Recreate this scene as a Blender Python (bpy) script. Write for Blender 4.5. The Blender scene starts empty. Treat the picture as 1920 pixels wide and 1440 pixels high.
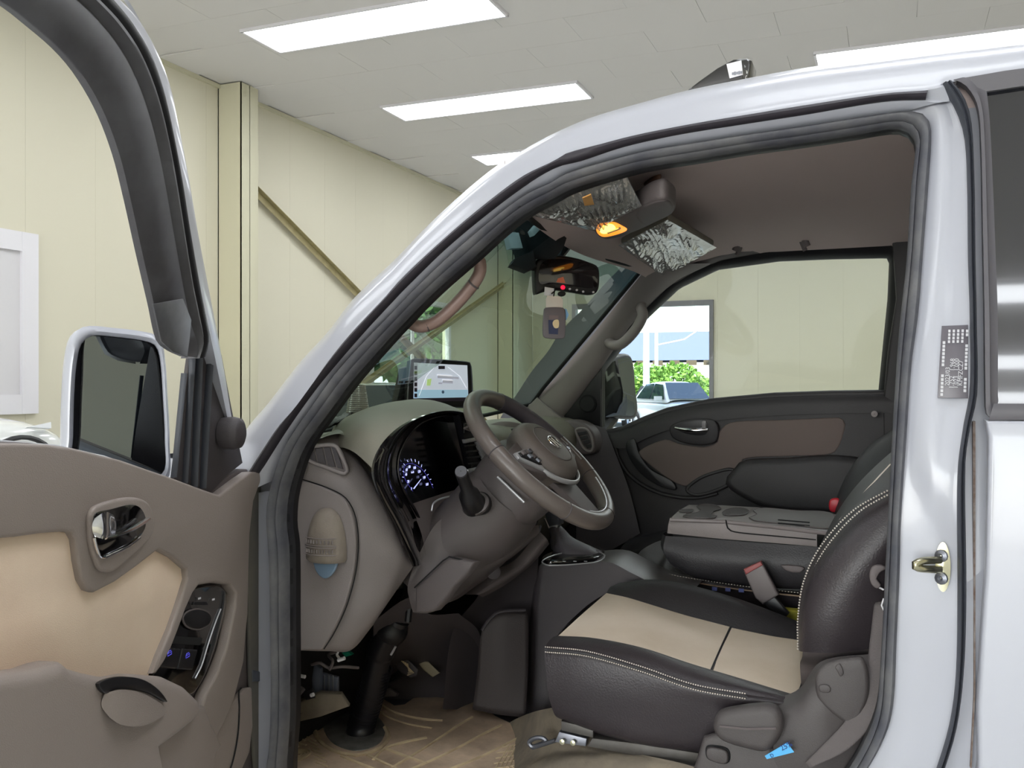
import bpy, bmesh, math, random
from mathutils import Vector as V, Matrix
random.seed(7)
SC = bpy.context.scene
COL = SC.collection
# ------------------------------------------------------------------ camera
TH = math.radians(22.1); FPX = 1745.0; CZ = 1.5
cam_d = bpy.data.cameras.new('camera'); cam = bpy.data.objects.new('camera', cam_d); COL.objects.link(cam)
cam.location = (0, 0, CZ); cam.rotation_euler = (math.pi/2, 0, TH)
cam_d.sensor_width = 36; cam_d.lens = FPX/1920*36; cam_d.clip_start = 0.02; cam_d.clip_end = 400
SC.camera = cam
# ------------------------------------------------------------------ world, sun, exposure
SC.view_settings.view_transform = 'Standard'; SC.view_settings.look = 'None'
SC.view_settings.exposure = 0.15; SC.view_settings.gamma = 1; SC.view_settings.use_curve_mapping = False
W = bpy.data.worlds.new('sky'); SC.world = W; W.use_nodes = True
nt = W.node_tree; bg = nt.nodes['Background']
sky = nt.nodes.new('ShaderNodeTexSky'); sky.sky_type = 'NISHITA'; sky.sun_disc = False
sky.sun_elevation = math.radians(55); sky.sun_rotation = math.radians(200); sky.air_density = 1.2; sky.dust_density = 2.0
nt.links.new(sky.outputs[0], bg.inputs[0]); bg.inputs[1].default_value = 0.7
sl = bpy.data.lights.new('sun', 'SUN'); sl.energy = 5.5; sl.angle = 0.01; sl.color = (1, .97, .92)
so = bpy.data.objects.new('sun', sl); COL.objects.link(so); so.rotation_euler = (math.radians(38), 0, math.radians(-14))
def area(name, loc, rot, sx, sy, e, color=(1, 1, 1)):
    l = bpy.data.lights.new(name, 'AREA'); l.shape = 'RECTANGLE'; l.size = sx; l.size_y = sy; l.energy = e; l.color = color
    o = bpy.data.objects.new(name, l); COL.objects.link(o); o.location = loc; o.rotation_euler = rot
    return o
# daylight through the open bay door behind the photographer
area('bay_daylight', (-3.0, -15.8, 2.4), (math.radians(90), 0, 0), 10, 4.2, 1150, (.93, .97, 1))
LIGHT_E = 10.0
area('side_fill', (9.3, 1.5, 2.4), (math.radians(90), 0, math.radians(90)), 9, 3, 340, (.96, .98, 1))  # unseen fill lamp added to brighten the inner face of the open door
# ------------------------------------------------------------------ pixel helpers (photo 1920x1440 -> real points)
RX, RY = math.cos(TH), math.sin(TH)
def ray(u, v):
    a = (u-960)/FPX; c = (720-v)/FPX
    return V((RX*a-RY, RY*a+RX, c))
CAM = V((0, 0, CZ))
def at(u, v, Y): d = ray(u, v); return CAM+d*(Y/d.y)
def atx(u, v, X): d = ray(u, v); return CAM+d*(X/d.x)
def atz(u, v, Z): d = ray(u, v); return CAM+d*((Z-CZ)/d.z)
def onp(u, v, P, n): d = ray(u, v); return CAM+d*((P-CAM).dot(n)/d.dot(n))
def tb(z): return 0.2*max(0.0, z-1.35)
def sd(u, v, off=0.0):
    y = 1.45+off
    for _ in range(6): p = at(u, v, y); y = 1.45+off+tb(p.z)
    return at(u, v, y)
def sp(u, v, off=0.0):
    y = 2.95-off
    for _ in range(6): p = at(u, v, y); y = 2.95-off-tb(p.z)
    return at(u, v, y)
DPHI = math.radians(75); DH = V((-1.13, 1.44, 0)); DD = V((math.cos(DPHI), -math.sin(DPHI), 0)); DN = V((math.sin(DPHI), math.cos(DPHI), 0))
def dr(u, v, off=0.0, t=1):
    o = off
    for _ in range(6):
        p = onp(u, v, DH+DN*o, DN); o = off+(tb(p.z)*t)
    return onp(u, v, DH+DN*o, DN)
# ------------------------------------------------------------------ curves
def cr(pts, n, closed=False):
    pts = [V(p) for p in pts]
    if closed: pts = pts+[pts[0]]
    m = len(pts)
    if m == 2: return [pts[0].lerp(pts[1], i/(n-1)) for i in range(n)]
    s = [0.0]
    for i in range(1, m): s.append(s[-1]+max((pts[i]-pts[i-1]).length, 1e-6))
    def tan(i):
        if closed:
            a, b = (i-1, i+1)
            if i == 0 or i == m-1: pa, pb, d = pts[m-2], pts[1], (s[-1]-s[m-2])+(s[1]-s[0]); return (pb-pa)/d
            return (pts[b]-pts[a])/(s[b]-s[a])
        if i == 0: return (pts[1]-pts[0])/(s[1]-s[0])
        if i == m-1: return (pts[-1]-pts[-2])/(s[-1]-s[-2])
        return (pts[i+1]-pts[i-1])/(s[i+1]-s[i-1])
    T = [tan(i) for i in range(m)]
    out = []; N = n if closed else n-1; k = 0
    for q in range(n):
        x = s[-1]*q/N
        while k < m-2 and x > s[k+1]: k += 1
        h = s[k+1]-s[k]; t = (x-s[k])/h
        out.append(pts[k]*(2*t**3-3*t*t+1)+T[k]*(h*(t**3-2*t*t+t))+pts[k+1]*(-2*t**3+3*t*t)+T[k+1]*(h*(t**3-t*t)))
    return out
def lin(pts, n):
    pts = [V(p) for p in pts]; s = [0]
    for i in range(1, len(pts)): s.append(s[-1]+(pts[i]-pts[i-1]).length)
    out = []; k = 0
    for q in range(n):
        x = s[-1]*q/(n-1)
        while k < len(pts)-2 and x > s[k+1]: k += 1
        out.append(pts[k].lerp(pts[k+1], (x-s[k])/max(s[k+1]-s[k], 1e-9)))
    return out
# ------------------------------------------------------------------ mesh buffer
class M:
    def __init__(s): s.v = []; s.f = []
    def add(s, vs, fs):
        b = len(s.v); s.v += [V(p) for p in vs]; s.f += [tuple(i+b for i in f) for f in fs]; return s
    def grid(s, rows, cu=False, cv=False):
        m, n = len(rows), len(rows[0]); vs = [p for r in rows for p in r]; fs = []
        for i in range(m if cv else m-1):
            for j in range(n if cu else n-1):
                a = i*n+j; b = i*n+(j+1) % n; c = ((i+1) % m)*n+(j+1) % n; d = ((i+1) % m)*n+j
                fs.append((a, b, c, d))
        return s.add(vs, fs)
    def box(s, c, sz, rot=None):
        c = V(c); x, y, z = [q/2 for q in sz]
        vs = [V((i*x, j*y, k*z)) for i in (-1, 1) for j in (-1, 1) for k in (-1, 1)]
        if rot: vs = [rot @ p for p in vs]
        return s.add([c+p for p in vs], [(0, 1, 3, 2), (4, 6, 7, 5), (0, 4, 5, 1), (2, 3, 7, 6), (0, 2, 6, 4), (1, 5, 7, 3)])
    def tube(s, path, r, k=10, closed=False, caps=True, flat=1.0, up=None):
        path = [V(p) for p in path]; n = len(path)
        if not isinstance(r, (list, tuple)): r = [r]*n
        rows = []; prev = None
        for i in range(n):
            if closed: t = path[(i+1) % n]-path[i-1]
            else: t = path[min(i+1, n-1)]-path[max(i-1, 0)]
            t.normalize()
            if prev is None:
                a = V(up) if up else (V((0, 0, 1)) if abs(t.z) < .9 else V((1, 0, 0)))
            else: a = prev
            a = (a-t*a.dot(t)).normalized(); b = t.cross(a); prev = a
            rows.append([path[i]+(a*math.cos(2*math.pi*j/k)+b*(flat*math.sin(2*math.pi*j/k)))*r[i] for j in range(k)])
        s.grid(rows, cu=True, cv=closed)
        if caps and not closed:
            b0 = len(s.v)-n*k; s.f.append(tuple(b0+j for j in range(k))[::-1]); s.f.append(tuple(b0+(n-1)*k+j for j in range(k)))
        return s
    def cyl(s, a, b, r, k=16, r2=None): return s.tube([a, b], [r, r if r2 is None else r2], k)
    def ball(s, c, r, k=12, sc=(1, 1, 1)):
        c = V(c); rows = []
        for i in range(k//2+1):
            ph = math.pi*i/(k//2); rr = max(math.sin(ph), .001)
            rows.append([c+V((rr*math.cos(2*math.pi*j/k)*sc[0], rr*math.sin(2*math.pi*j/k)*sc[1], math.cos(ph)*sc[2]))*r for j in range(k)])
        return s.grid(rows, cu=True)
    def slab(s, pts, d, bev=0.0, seg=2):
        """closed outline extruded by vector d, with rounded edges"""
        bm = bmesh.new(); pts = [V(p) for p in pts]; d = V(d)
        a = [bm.verts.new(p) for p in pts]; b = [bm.verts.new(p+d) for p in pts]
        n = len(pts)
        bm.faces.new(a[::-1]); bm.faces.new(b)
        for i in range(n): bm.faces.new((a[i], a[(i+1) % n], b[(i+1) % n], b[i]))
        bmesh.ops.recalc_face_normals(bm, faces=bm.faces)
        if bev > 0:
            eb = set(); bs = set(b); as_ = set(a)
            for e in bm.edges:
                v0, v1 = e.verts
                if (v0 in bs and v1 in bs) or (v0 in as_ and v1 in as_): eb.add(e)
            bmesh.ops.bevel(bm, geom=list(eb), offset=bev, segments=seg, profile=.5, affect='EDGES', clamp_overlap=True)
        bm.verts.index_update()
        s.add([x.co.copy() for x in bm.verts], [tuple(x.index for x in f.verts) for f in bm.faces]); bm.free()
        return s
    def strip(s, A, B, N, prof, n=60, back=0.0):
        """band between two curves; prof = [(t, height)] across; N = normal (vector or fn)"""
        A = cr(A, n) if len(A) != n else A; B = cr(B, n) if len(B) != n else B
        rows = []
        for t, h in prof: rows.append([a.lerp(b, t)+V(N)*h for a, b in zip(A, B)])
        if back:
            rows.append([p-V(N)*back for p in rows[-1]]); rows.insert(0, [p-V(N)*back for p in rows[0]])
        return s.grid(rows)
    def lathe(s, P, ax, prof, k=24, caps=True):
        """prof [(r, h)] about axis ax from P"""
        P = V(P); ax = V(ax).normalized(); a = V((0, 0, 1)) if abs(ax.z) < .9 else V((1, 0, 0))
        a = (a-ax*a.dot(ax)).normalized(); b = ax.cross(a); rows = []
        for r, h in prof: rows.append([P+ax*h+(a*math.cos(2*math.pi*j/k)+b*math.sin(2*math.pi*j/k))*r for j in range(k)])
        return s.grid(rows, cu=True)
WL = {}
def obj(name, mb, mat, parent=None, smooth=40, solid=0.0, sub=0, off=-1, mats=None):
    if not mb.v: raise RuntimeError(name)
    lo = V([min(p[i] for p in mb.v) for i in range(3)]); hi = V([max(p[i] for p in mb.v) for i in range(3)]); c = (lo+hi)/2
    me = bpy.data.meshes.new(name); me.from_pydata([p-c for p in mb.v], [], mb.f); me.update()
    if len(mb.f) > 0:
        bm = bmesh.new(); bm.from_mesh(me); bmesh.ops.remove_doubles(bm, verts=bm.verts, dist=1e-5)
        bmesh.ops.recalc_face_normals(bm, faces=bm.faces); bm.to_mesh(me); bm.free()
    if smooth: me.shade_smooth(); me.set_sharp_from_angle(angle=math.radians(smooth))
    me.materials.append(mat)
    o = bpy.data.objects.new(name, me); COL.objects.link(o)
    WL[o.name] = c
    if parent: o.parent = parent; o.location = c-WL[parent.name]
    else: o.location = c
    if solid:
        m = o.modifiers.new('solid', 'SOLIDIFY'); m.thickness = solid; m.offset = off
    if sub: m = o.modifiers.new('sub', 'SUBSURF'); m.levels = sub; m.render_levels = sub
    return o
def tag(o, label=None, cat=None, group=None, kind=None):
    if label: o['label'] = label
    if cat: o['category'] = cat
    if group: o['group'] = group
    if kind: o['kind'] = kind
    return o
def empty(name, loc, label=None, cat=None, group=None, kind=None):
    o = bpy.data.objects.new(name, None); COL.objects.link(o); o.location = loc; WL[o.name] = V(loc); o.empty_display_size = .1
    return tag(o, label, cat, group, kind)
def clone(o, name, parent, delta):
    c = o.copy(); c.name = name; COL.objects.link(c); w = WL[o.name]+V(delta); WL[c.name] = w
    c.parent = parent; c.location = w-(WL[parent.name] if parent else V((0, 0, 0))); return c
# ------------------------------------------------------------------ materials
def lc(c):
    r = []
    for x in c[:3]:
        x = x/255.0; r.append(x/12.92 if x <= .04045 else ((x+.055)/1.055)**2.4)
    return (*r, 1)
def mat(name, c, rough=.5, metal=0.0, bump=0.0, bscale=200.0, vary=0.0, vscale=3.0, spec=.5, coat=0.0, emit=0.0, ecol=None, c2=None, sheen=0.0):
    m = bpy.data.materials.new(name); m.use_nodes = True; n = m.node_tree.nodes; l = m.node_tree.links; b = n['Principled BSDF']
    b.inputs['Base Color'].default_value = lc(c); b.inputs['Roughness'].default_value = rough; b.inputs['Metallic'].default_value = metal
    b.inputs['Specular IOR Level'].default_value = spec; b.inputs['Coat Weight'].default_value = coat; b.inputs['Coat Roughness'].default_value = .08
    if sheen: b.inputs['Sheen Weight'].default_value = sheen
    tc = n.new('ShaderNodeTexCoord')
    if vary or c2:
        nz = n.new('ShaderNodeTexNoise'); nz.inputs['Scale'].default_value = vscale; nz.inputs['Detail'].default_value = 6; nz.inputs['Roughness'].default_value = .6
        l.new(tc.outputs['Object'], nz.inputs['Vector'])
        rp = n.new('ShaderNodeValToRGB'); rp.color_ramp.elements[0].position = .35; rp.color_ramp.elements[1].position = .68
        cc = lc(c2) if c2 else tuple(min(1, x*(1-vary)) for x in lc(c)[:3])+(1,)
        rp.color_ramp.elements[0].color = lc(c); rp.color_ramp.elements[1].color = cc
        l.new(nz.outputs['Fac'], rp.inputs[0]); l.new(rp.outputs[0], b.inputs['Base Color'])
    if bump:
        n2 = n.new('ShaderNodeTexNoise'); n2.inputs['Scale'].default_value = bscale; n2.inputs['Detail'].default_value = 3
        l.new(tc.outputs['Object'], n2.inputs['Vector'])
        bp = n.new('ShaderNodeBump'); bp.inputs['Strength'].default_value = bump; bp.inputs['Distance'].default_value = .002
        l.new(n2.outputs['Fac'], bp.inputs['Height']); l.new(bp.outputs[0], b.inputs['Normal'])
    if emit:
        b.inputs['Emission Color'].default_value = lc(ecol or c); b.inputs['Emission Strength'].default_value = emit
    return m
def glass(name, tint, rough=0.0, refl=.1, ramp=None, haze=0):
    """thin pane: tinted see-through plus mirror-like reflection by fresnel"""
    m = bpy.data.materials.new(name); m.use_nodes = True; n = m.node_tree.nodes; l = m.node_tree.links; n.remove(n['Principled BSDF'])
    t = n.new('ShaderNodeBsdfTransparent'); g = n.new('ShaderNodeBsdfGlossy'); g.inputs['Roughness'].default_value = rough
    t.inputs[0].default_value = (*tint, 1)
    if ramp:
        ge = n.new('ShaderNodeNewGeometry'); sx = n.new('ShaderNodeSeparateXYZ'); l.new(ge.outputs['Position'], sx.inputs[0])
        mr = n.new('ShaderNodeMapRange'); mr.inputs[1].default_value = ramp[0]; mr.inputs[2].default_value = ramp[1]; l.new(sx.outputs['Z'], mr.inputs[0])
        mx = n.new('ShaderNodeMix'); mx.data_type = 'RGBA'; mx.inputs[6].default_value = (*tint, 1); mx.inputs[7].default_value = (*ramp[2], 1)
        l.new(mr.outputs[0], mx.inputs[0]); l.new(mx.outputs[2], t.inputs[0])
    fr = n.new('ShaderNodeLayerWeight'); fr.inputs[0].default_value = .5
    pw = n.new('ShaderNodeMath'); pw.operation = 'POWER'; pw.inputs[1].default_value = 4; l.new(fr.outputs['Facing'], pw.inputs[0])
    mu = n.new('ShaderNodeMath'); mu.operation = 'MULTIPLY_ADD'; mu.inputs[1].default_value = .6; mu.inputs[2].default_value = refl; l.new(pw.outputs[0], mu.inputs[0]); mu.use_clamp = True
    if haze:
        df = n.new('ShaderNodeBsdfDiffuse'); df.inputs[0].default_value = (.85, .86, .85, 1); mh = n.new('ShaderNodeMixShader'); mh.inputs[0].default_value = haze
        l.new(t.outputs[0], mh.inputs[1]); l.new(df.outputs[0], mh.inputs[2]); t = mh
    mx2 = n.new('ShaderNodeMixShader'); l.new(mu.outputs[0], mx2.inputs[0]); l.new(t.outputs[0], mx2.inputs[1]); l.new(g.outputs[0], mx2.inputs[2])
    l.new(mx2.outputs[0], n['Material Output'].inputs[0]); return m
MT = {}
MT['paint'] = mat('white_paint', (176, 178, 188), .3, spec=.5, coat=.25)
MT['seal'] = mat('rubber_seal', (66, 69, 78), .55, bump=.3, bscale=60)
MT['sealdirty'] = mat('dusty_rubber', (78, 79, 87), .6, vary=.0, c2=(108, 108, 110), vscale=14)
MT['gutter'] = mat('gutter_rubber', (46, 42, 50), .6)
MT['trim'] = mat('taupe_plastic', (138, 130, 129), .5, bump=.35, bscale=700)
MT['trimd'] = mat('dark_taupe_plastic', (98, 90, 90), .55, bump=.35, bscale=700)
MT['trimdd'] = mat('charcoal_plastic', (70, 65, 68), .55, bump=.3, bscale=700)
MT['liner'] = mat('headliner_fabric', (205, 188, 184), .95, bump=.5, bscale=900)
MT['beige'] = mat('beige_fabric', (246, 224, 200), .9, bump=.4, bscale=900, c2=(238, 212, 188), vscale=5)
MT['beige_shade'] = mat('shaded_beige_fabric', (104, 92, 88), .9, bump=.4, bscale=900)  # beige door fabric with the shade of the far side put into its colour
MT['seatb'] = mat('seat_beige', (232, 215, 196), .65, bump=.25, bscale=400, c2=(220, 201, 178), vscale=5)
MT['leather'] = mat('dark_leather', (44, 39, 43), .42, bump=.35, bscale=350, c2=(52, 46, 49), vscale=4)
MT['leather2'] = mat('black_leather', (44, 42, 45), .5, bump=.35, bscale=350)
MT['black'] = mat('black_plastic', (24, 23, 26), .45)
MT['blackm'] = mat('matte_black', (14, 14, 17), .8)
MT['piano'] = mat('gloss_black', (14, 13, 15), .06, coat=1, spec=.6)
MT['chrome'] = mat('chrome', (225, 225, 228), .08, 1.0)
MT['silver'] = mat('silver_plastic', (190, 190, 194), .3, .4)
MT['zinc'] = mat('zinc_plated', (190, 186, 160), .25, 1.0)
MT['steel'] = mat('steel', (120, 122, 130), .4, .8)
MT['stitch'] = mat('cream_thread', (206, 196, 186), .7)
MT['wall'] = mat('cream_panel', (214, 209, 188), .6, bump=.08, bscale=15)
MT['wallc'] = mat('cream_steel', (204, 200, 174), .55)
MT['ceil'] = mat('ceiling_board', (214, 211, 208), .9, bump=.05, bscale=60)
MT['lamp'] = mat('lamp_diffuser', (255, 255, 255), .5, emit=LIGHT_E, ecol=(246, 250, 255))
MT['white'] = mat('white_plastic', (228, 226, 230), .4)
MT['floor'] = mat('shop_floor', (196, 196, 192), .35, c2=(184, 184, 180), vscale=1.2)
MT['mirror'] = mat('mirror', (200, 204, 206), .01, 1.0)
MT['mirrord'] = mat('dim_mirror', (110, 116, 120), .02, 1.0)
MT['text'] = mat('pale_print', (200, 200, 205), .6)
MT["ws"] = glass("windscreen_glass", (.42, .50, .42), refl=.05, ramp=(1.74, 1.80, (.16, .27, .28)))
MT['clear'] = glass('clear_glass', (.95, .98, .96), refl=.02)
MT['dark'] = mat('privacy_glass', (26, 27, 32), .03, coat=1, spec=.7)
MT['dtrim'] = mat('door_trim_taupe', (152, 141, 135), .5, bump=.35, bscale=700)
MT['fshade'] = mat('shaded_far_trim', (38, 35, 37), .55, bump=.35, bscale=700)  # taupe trim darkened so its colour carries the far side's shade
MT['shield'] = mat('shield_plastic', (70, 65, 65), .5, bump=.3, bscale=700)
MT['paintd'] = MT['paint']
MT['cowl'] = mat('cowl_plastic', (94, 87, 87), .5, bump=.35, bscale=700)
# ================================================================== THE SETTING
K = 1.55
def zk(z): return 1.5+(z-1.5)*K
XW, YF, ZC = -7.0*K, 18.4*K, zk(4.86)
X2, Y0 = 9.0, -16.0
def panels(name, axis, fixed, a, b, z0, z1, cuts, width, mt, thick, parent, inward):
    """wall of vertical sandwich panels, each a piece, cut round the openings (u0,u1,z0,z1)"""
    u = a; k = 0
    es = [a]
    while es[-1] < b-1e-6: es.append(min(es[-1]+width, b))
    base = None
    for i in range(len(es)-1):
        segs = [(es[i], es[i+1])]
        cs = sorted([c for c in cuts if c[0] < es[i+1] and c[1] > es[i]])
        bits = []
        xs = sorted(set([es[i], es[i+1]]+[min(max(c[j], es[i]), es[i+1]) for c in cs for j in (0, 1)]))
        for p, q in zip(xs[:-1], xs[1:]):
            c = [c for c in cs if c[0] <= p+1e-6 and c[1] >= q-1e-6]
            if c:
                if c[0][2] > z0+.01: bits.append((p, q, z0, c[0][2]))
                bits.append((p, q, c[0][3], z1))
            else: bits.append((p, q, z0, z1))
        m = M()
        for p, q, lo, hi in bits:
            g = .0012
            p2 = p+g if abs(p-es[i]) < 1e-6 else p; q2 = q-g if abs(q-es[i+1]) < 1e-6 else q
            if axis == 'y': m.box((fixed-inward*thick/2, (p2+q2)/2, (lo+hi)/2), (thick, q2-p2, hi-lo))
            else: m.box(((p2+q2)/2, fixed-inward*thick/2, (lo+hi)/2), (q2-p2, thick, hi-lo))
        obj('wall_panel', m, mt, parent, smooth=0)
fl = M(); fl.box(((XW+X2)/2, (Y0+YF)/2, -.1), (X2-XW+.4, YF-Y0+.4, .2)); tag(obj('floor', fl, MT['floor'], smooth=0), kind='structure')
wdw1 = (11.75*K, 14.35*K, zk(1.45), zk(2.85)); wdw0 = (4.1*K, 6.02*K, zk(1.26), zk(2.80))
w = M()
for ya, yb, za, zb in ((Y0, wdw0[0], 0, ZC), (wdw0[1], wdw1[0], 0, ZC), (wdw1[1], YF, 0, ZC), (wdw0[0], wdw0[1], 0, wdw0[2]), (wdw0[0], wdw0[1], wdw0[3], ZC), (wdw1[0], wdw1[1], 0, wdw1[2]), (wdw1[0], wdw1[1], wdw1[3], ZC)): w.box((XW-.13, (ya+yb)/2, (za+zb)/2), (.1, yb-ya, zb-za))
wl = tag(obj('wall_left', w, MT['wallc'], smooth=0), kind='structure')
panels('l', 'y', XW, Y0, YF, 0, ZC, [wdw1, wdw0], 1.2, MT['wall'], .08, wl, 1)
DX0, DX1, DZ = -6.1*K, -3.2*K, zk(3.15)
door_cut = (DX0, DX1, 0, DZ); w = M()
for xa_, xb_, za in ((XW, DX0, 0), (DX1, X2, 0), (DX0, DX1, DZ)): w.box(((xa_+xb_)/2, YF+.13, (za+ZC)/2), (xb_-xa_, .1, ZC-za))
wf = tag(obj('wall_far', w, MT['wallc'], smooth=0), kind='structure')
panels('f', 'x', YF, XW, X2, 0, ZC, [door_cut], 1.2, MT['wall'], .08, wf, -1)
w = M(); w.box((X2+.05, (Y0+YF)/2, ZC/2), (.1, YF-Y0, ZC)); tag(obj('wall_right', w, MT['wall'], smooth=0), kind='structure')
w = M(); w.box((-.9, Y0-.05, 4.6+(ZC-4.6)/2), (20, .1, ZC-4.6)).box((-9.5, Y0-.05, 2.3), (2.8, .1, 4.6)).box((5.5, Y0-.05, 2.3), (7, .1, 4.6))
tag(obj('wall_near', w, MT['wall'], smooth=0), kind='structure')
# bay door opening trims behind the photographer
w = M(); w.box((-8.1, Y0, 2.3), (.12, .16, 4.6)).box((2.06, Y0, 2.3), (.12, .16, 4.6)).box((-3.0, Y0, 4.6), (10.2, .16, .12)); tag(obj('door_2', w, MT['white'], smooth=0), kind='structure')
# ceiling: boards in rows, each its own piece, under one slab
c = M(); c.box(((XW+X2)/2, (Y0+YF)/2, ZC+.1), (X2-XW+.4, YF-Y0+.4, .16)); ceil = tag(obj('ceiling', c, MT['ceil'], smooth=0), kind='structure')
c = M(); c.box((0, 0, 0), (1.86*1.0, .925, .018)); proto = obj('ceiling_board', c, MT['ceil'], None, smooth=0)
first = True; r = 0; y = 6.5
while y < YF-.2:
    x = XW+.95+(.93 if r % 2 else 0)
    if r % 2: pass
    while x < 3.6:
        fwd = -x*RY+y*RX
        if fwd > 11.2:
            dz = random.uniform(-.0015, .0015)
            if first: proto.parent = ceil; proto.location = V((x, y, ZC+.009+dz))-WL[ceil.name]; WL[proto.name] = V((x, y, ZC+.009)); first = False
            else:
                q = proto.copy(); q.name = 'ceiling_board'; COL.objects.link(q); q.location = V((x, y, ZC+.009+dz))-WL[ceil.name]
        x += 1.864
    y += .929; r += 1
c = M(); c.box((XW+.03, (Y0+YF)/2, ZC-.03), (.06, YF-Y0, .06)).box(((XW+X2)/2, YF-.03, ZC-.03), (X2-XW, .06, .06)); tag(obj('trim_1', c, MT['wallc'], smooth=0), kind='structure')
# columns and diagonal braces on the left wall
def column(y, d=.32*K, w=.30*K, name='trim_2'):
    e = M(); e.box((XW+d/2, y, ZC/2), (d, .016, ZC)); m = M()
    m.box((XW+d-.01, y+w/2, ZC/2), (.02, w, ZC)).box((XW+.01, y+w/2, ZC/2), (.02, w, ZC)).box((XW+d/2, y+w/2, ZC/2), (d, .014, ZC))
    m.box((XW+d/2, y+.008, ZC/2), (d, .016, ZC))
    o = obj(name, m, MT['wallc'], smooth=0); tag(o, kind='structure')
column(8.45*K, name='trim_2'); column(16.5*K, name='trim_3'); column(.6, name='trim_4')
def bar(name, a, b, w, t, mt):
    a = V(a); b = V(b); d = (b-a).normalized(); n = V((1, 0, 0)) if abs(d.x) < .9 else V((0, 1, 0)); s = d.cross(n).normalized()*w/2; n = n*t/2
    m = M(); m.add([a-s-n, a+s-n, a+s+n, a-s+n, b-s-n, b+s-n, b+s+n, b-s+n], [(0, 1, 2, 3), (7, 6, 5, 4), (0, 4, 5, 1), (1, 5, 6, 2), (2, 6, 7, 3), (3, 7, 4, 0)])
    return m
MT['brace'] = mat('dull_brace_paint', (150, 140, 100), .5, c2=(170, 158, 118), vscale=6)
def brace(a, b, name):
    m = bar('b', a, b, .18, .012, None); m2 = bar('b', V(a)+V((.05, 0, .05)), V(b)+V((.05, 0, .05)), .01, .1, None); m.add(m2.v, m2.f)
    tag(obj(name, m, MT['brace'], smooth=0), kind='structure')
brace((XW+.1, 8.8*K, zk(3.88)), (XW+.1, 16.4*K, zk(.5)), 'trim_5'); brace((XW+.25, 8.8*K, .05), (XW+.25, 16.4*K, zk(3.4)), 'trim_6')
def window(n, y0, y1, z0, z1, frost, f=.12):
    y0 -= .03; y1 += .03; z0 -= .03; z1 += .03
    m = M(); x = XW-.0
    m.box((x, y0+f/2, (z0+z1)/2), (.12, f, z1-z0)).box((x, y1-f/2, (z0+z1)/2), (.12, f, z1-z0)).box((x, (y0+y1)/2, z1-f/2), (.112, y1-y0-2*f+.002, f)).box((x, (y0+y1)/2, z0+f/2), (.112, y1-y0-2*f+.002, f))
    o = tag(obj('window_%d' % n, m, MT['white'], smooth=0), kind='structure')
    h = (y1-y0-.1)/2
    for i in range(2):
        a = y0+.08+i*(h-.03); b = a+h; q = M(); s = .06; xx = x-.02+.03*i
        q.box((xx, a+s/2, (z0+z1)/2), (.03, s, z1-z0-.16)).box((xx, b-s/2, (z0+z1)/2), (.03, s, z1-z0-.16)).box((xx, (a+b)/2, z1-.08-s/2), (.03, b-a, s)).box((xx, (a+b)/2, z0+.08+s/2), (.03, b-a, s))
        so_ = obj('window_sash', q, MT['white'], o, smooth=0)
        q = M(); q.box((xx, (a+b)/2, (z0+z1)/2), (.008, b-a-.1, z1-z0-.26)); obj('pane', q, frost, so_, smooth=0)
MT['frost'] = mat('frosted_pane', (214, 212, 214), .5)
window(1, *wdw0, MT['frost'], .26); window(2, *wdw1, MT['clear'])
# far doorway
m = M(); m.box((DX1-.06, YF, DZ/2), (.12, .26, DZ)).box((DX0+.06, YF, DZ/2), (.12, .26, DZ)).box(((DX0+DX1)/2, YF, DZ-.08), (DX1-DX0-.24, .25, .16))
MT['dframe'] = mat('grey_frame', (120, 118, 122), .5); tag(obj('door_1', m, MT['dframe'], smooth=0), kind='structure')
# lights: long recessed panels
def lamp(x, y, lab, Wd=.6*K):
    t = empty('ceiling_light', (x+1.22*K, y+.3*K, ZC-.02), lab, 'light', 'long panel lights on the ceiling')
    m = M(); L = 2.45*K
    for a, b, c_, d in ((x-.04, y-.02, L+.08, .04), (x-.04, y+Wd-.02, L+.08, .04)): m.box((a+c_/2, b+d/2, ZC-.02), (c_, d, .05))
    m.box((x-.02, y+Wd/2, ZC-.02), (.04, Wd, .05)).box((x+L+.02, y+Wd/2, ZC-.02), (.04, Wd, .05))
    obj('frame', m, MT['white'], t, smooth=0)
    m = M(); m.box((x+L/2, y+Wd/2, ZC-.018), (L, Wd-.04, .03)); obj('diffuser', m, MT['lamp'], t, smooth=0)
p1 = atz(453, 55, ZC); p2 = atz(717, 198, ZC); p3 = atz(885, 290, ZC); p4 = atz(1530, 97, ZC)
0 and print('lights', p1, p2, p3, p4, atz(527, 93, ZC), atz(948, 25, ZC), atz(1112, 183, ZC), atz(1538, 123, ZC))
xa = (p1.x+p2.x+p3.x)/3; dy = p2.y-p1.y
labs = {0: 'long glowing ceiling panel light, nearest of the three over the cream wall', 1: 'long glowing ceiling panel light, middle of the three over the cream wall', 2: 'long glowing ceiling panel light partly hidden by the windscreen pillar, farthest of three'}
for i, p in enumerate((p1, p2, p3)): lamp(xa, p.y, labs[i])
lamp(p4.x, p4.y, 'long glowing ceiling panel light showing just above the truck roof')
for x, y in ((xa, p1.y-dy), (xa, p1.y-2*dy), (xa, p1.y-3*dy), (xa, p1.y-4*dy), (p4.x, p4.y-3*dy), (p4.x, p4.y-4*dy), (xa, p3.y+dy), (xa, p3.y+2*dy), (xa, p3.y+3*dy), (p4.x, p4.y-dy), (p4.x, p4.y-2*dy), (p4.x, p4.y+dy), (p4.x, p4.y+2*dy), (p4.x, p4.y+3*dy), (p4.x, p4.y+4*dy), (p4.x, p4.y+5*dy)):
    if Y0+.3 < y < YF-1.2: lamp(x, y, 'long ceiling panel light out of the picture')


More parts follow.
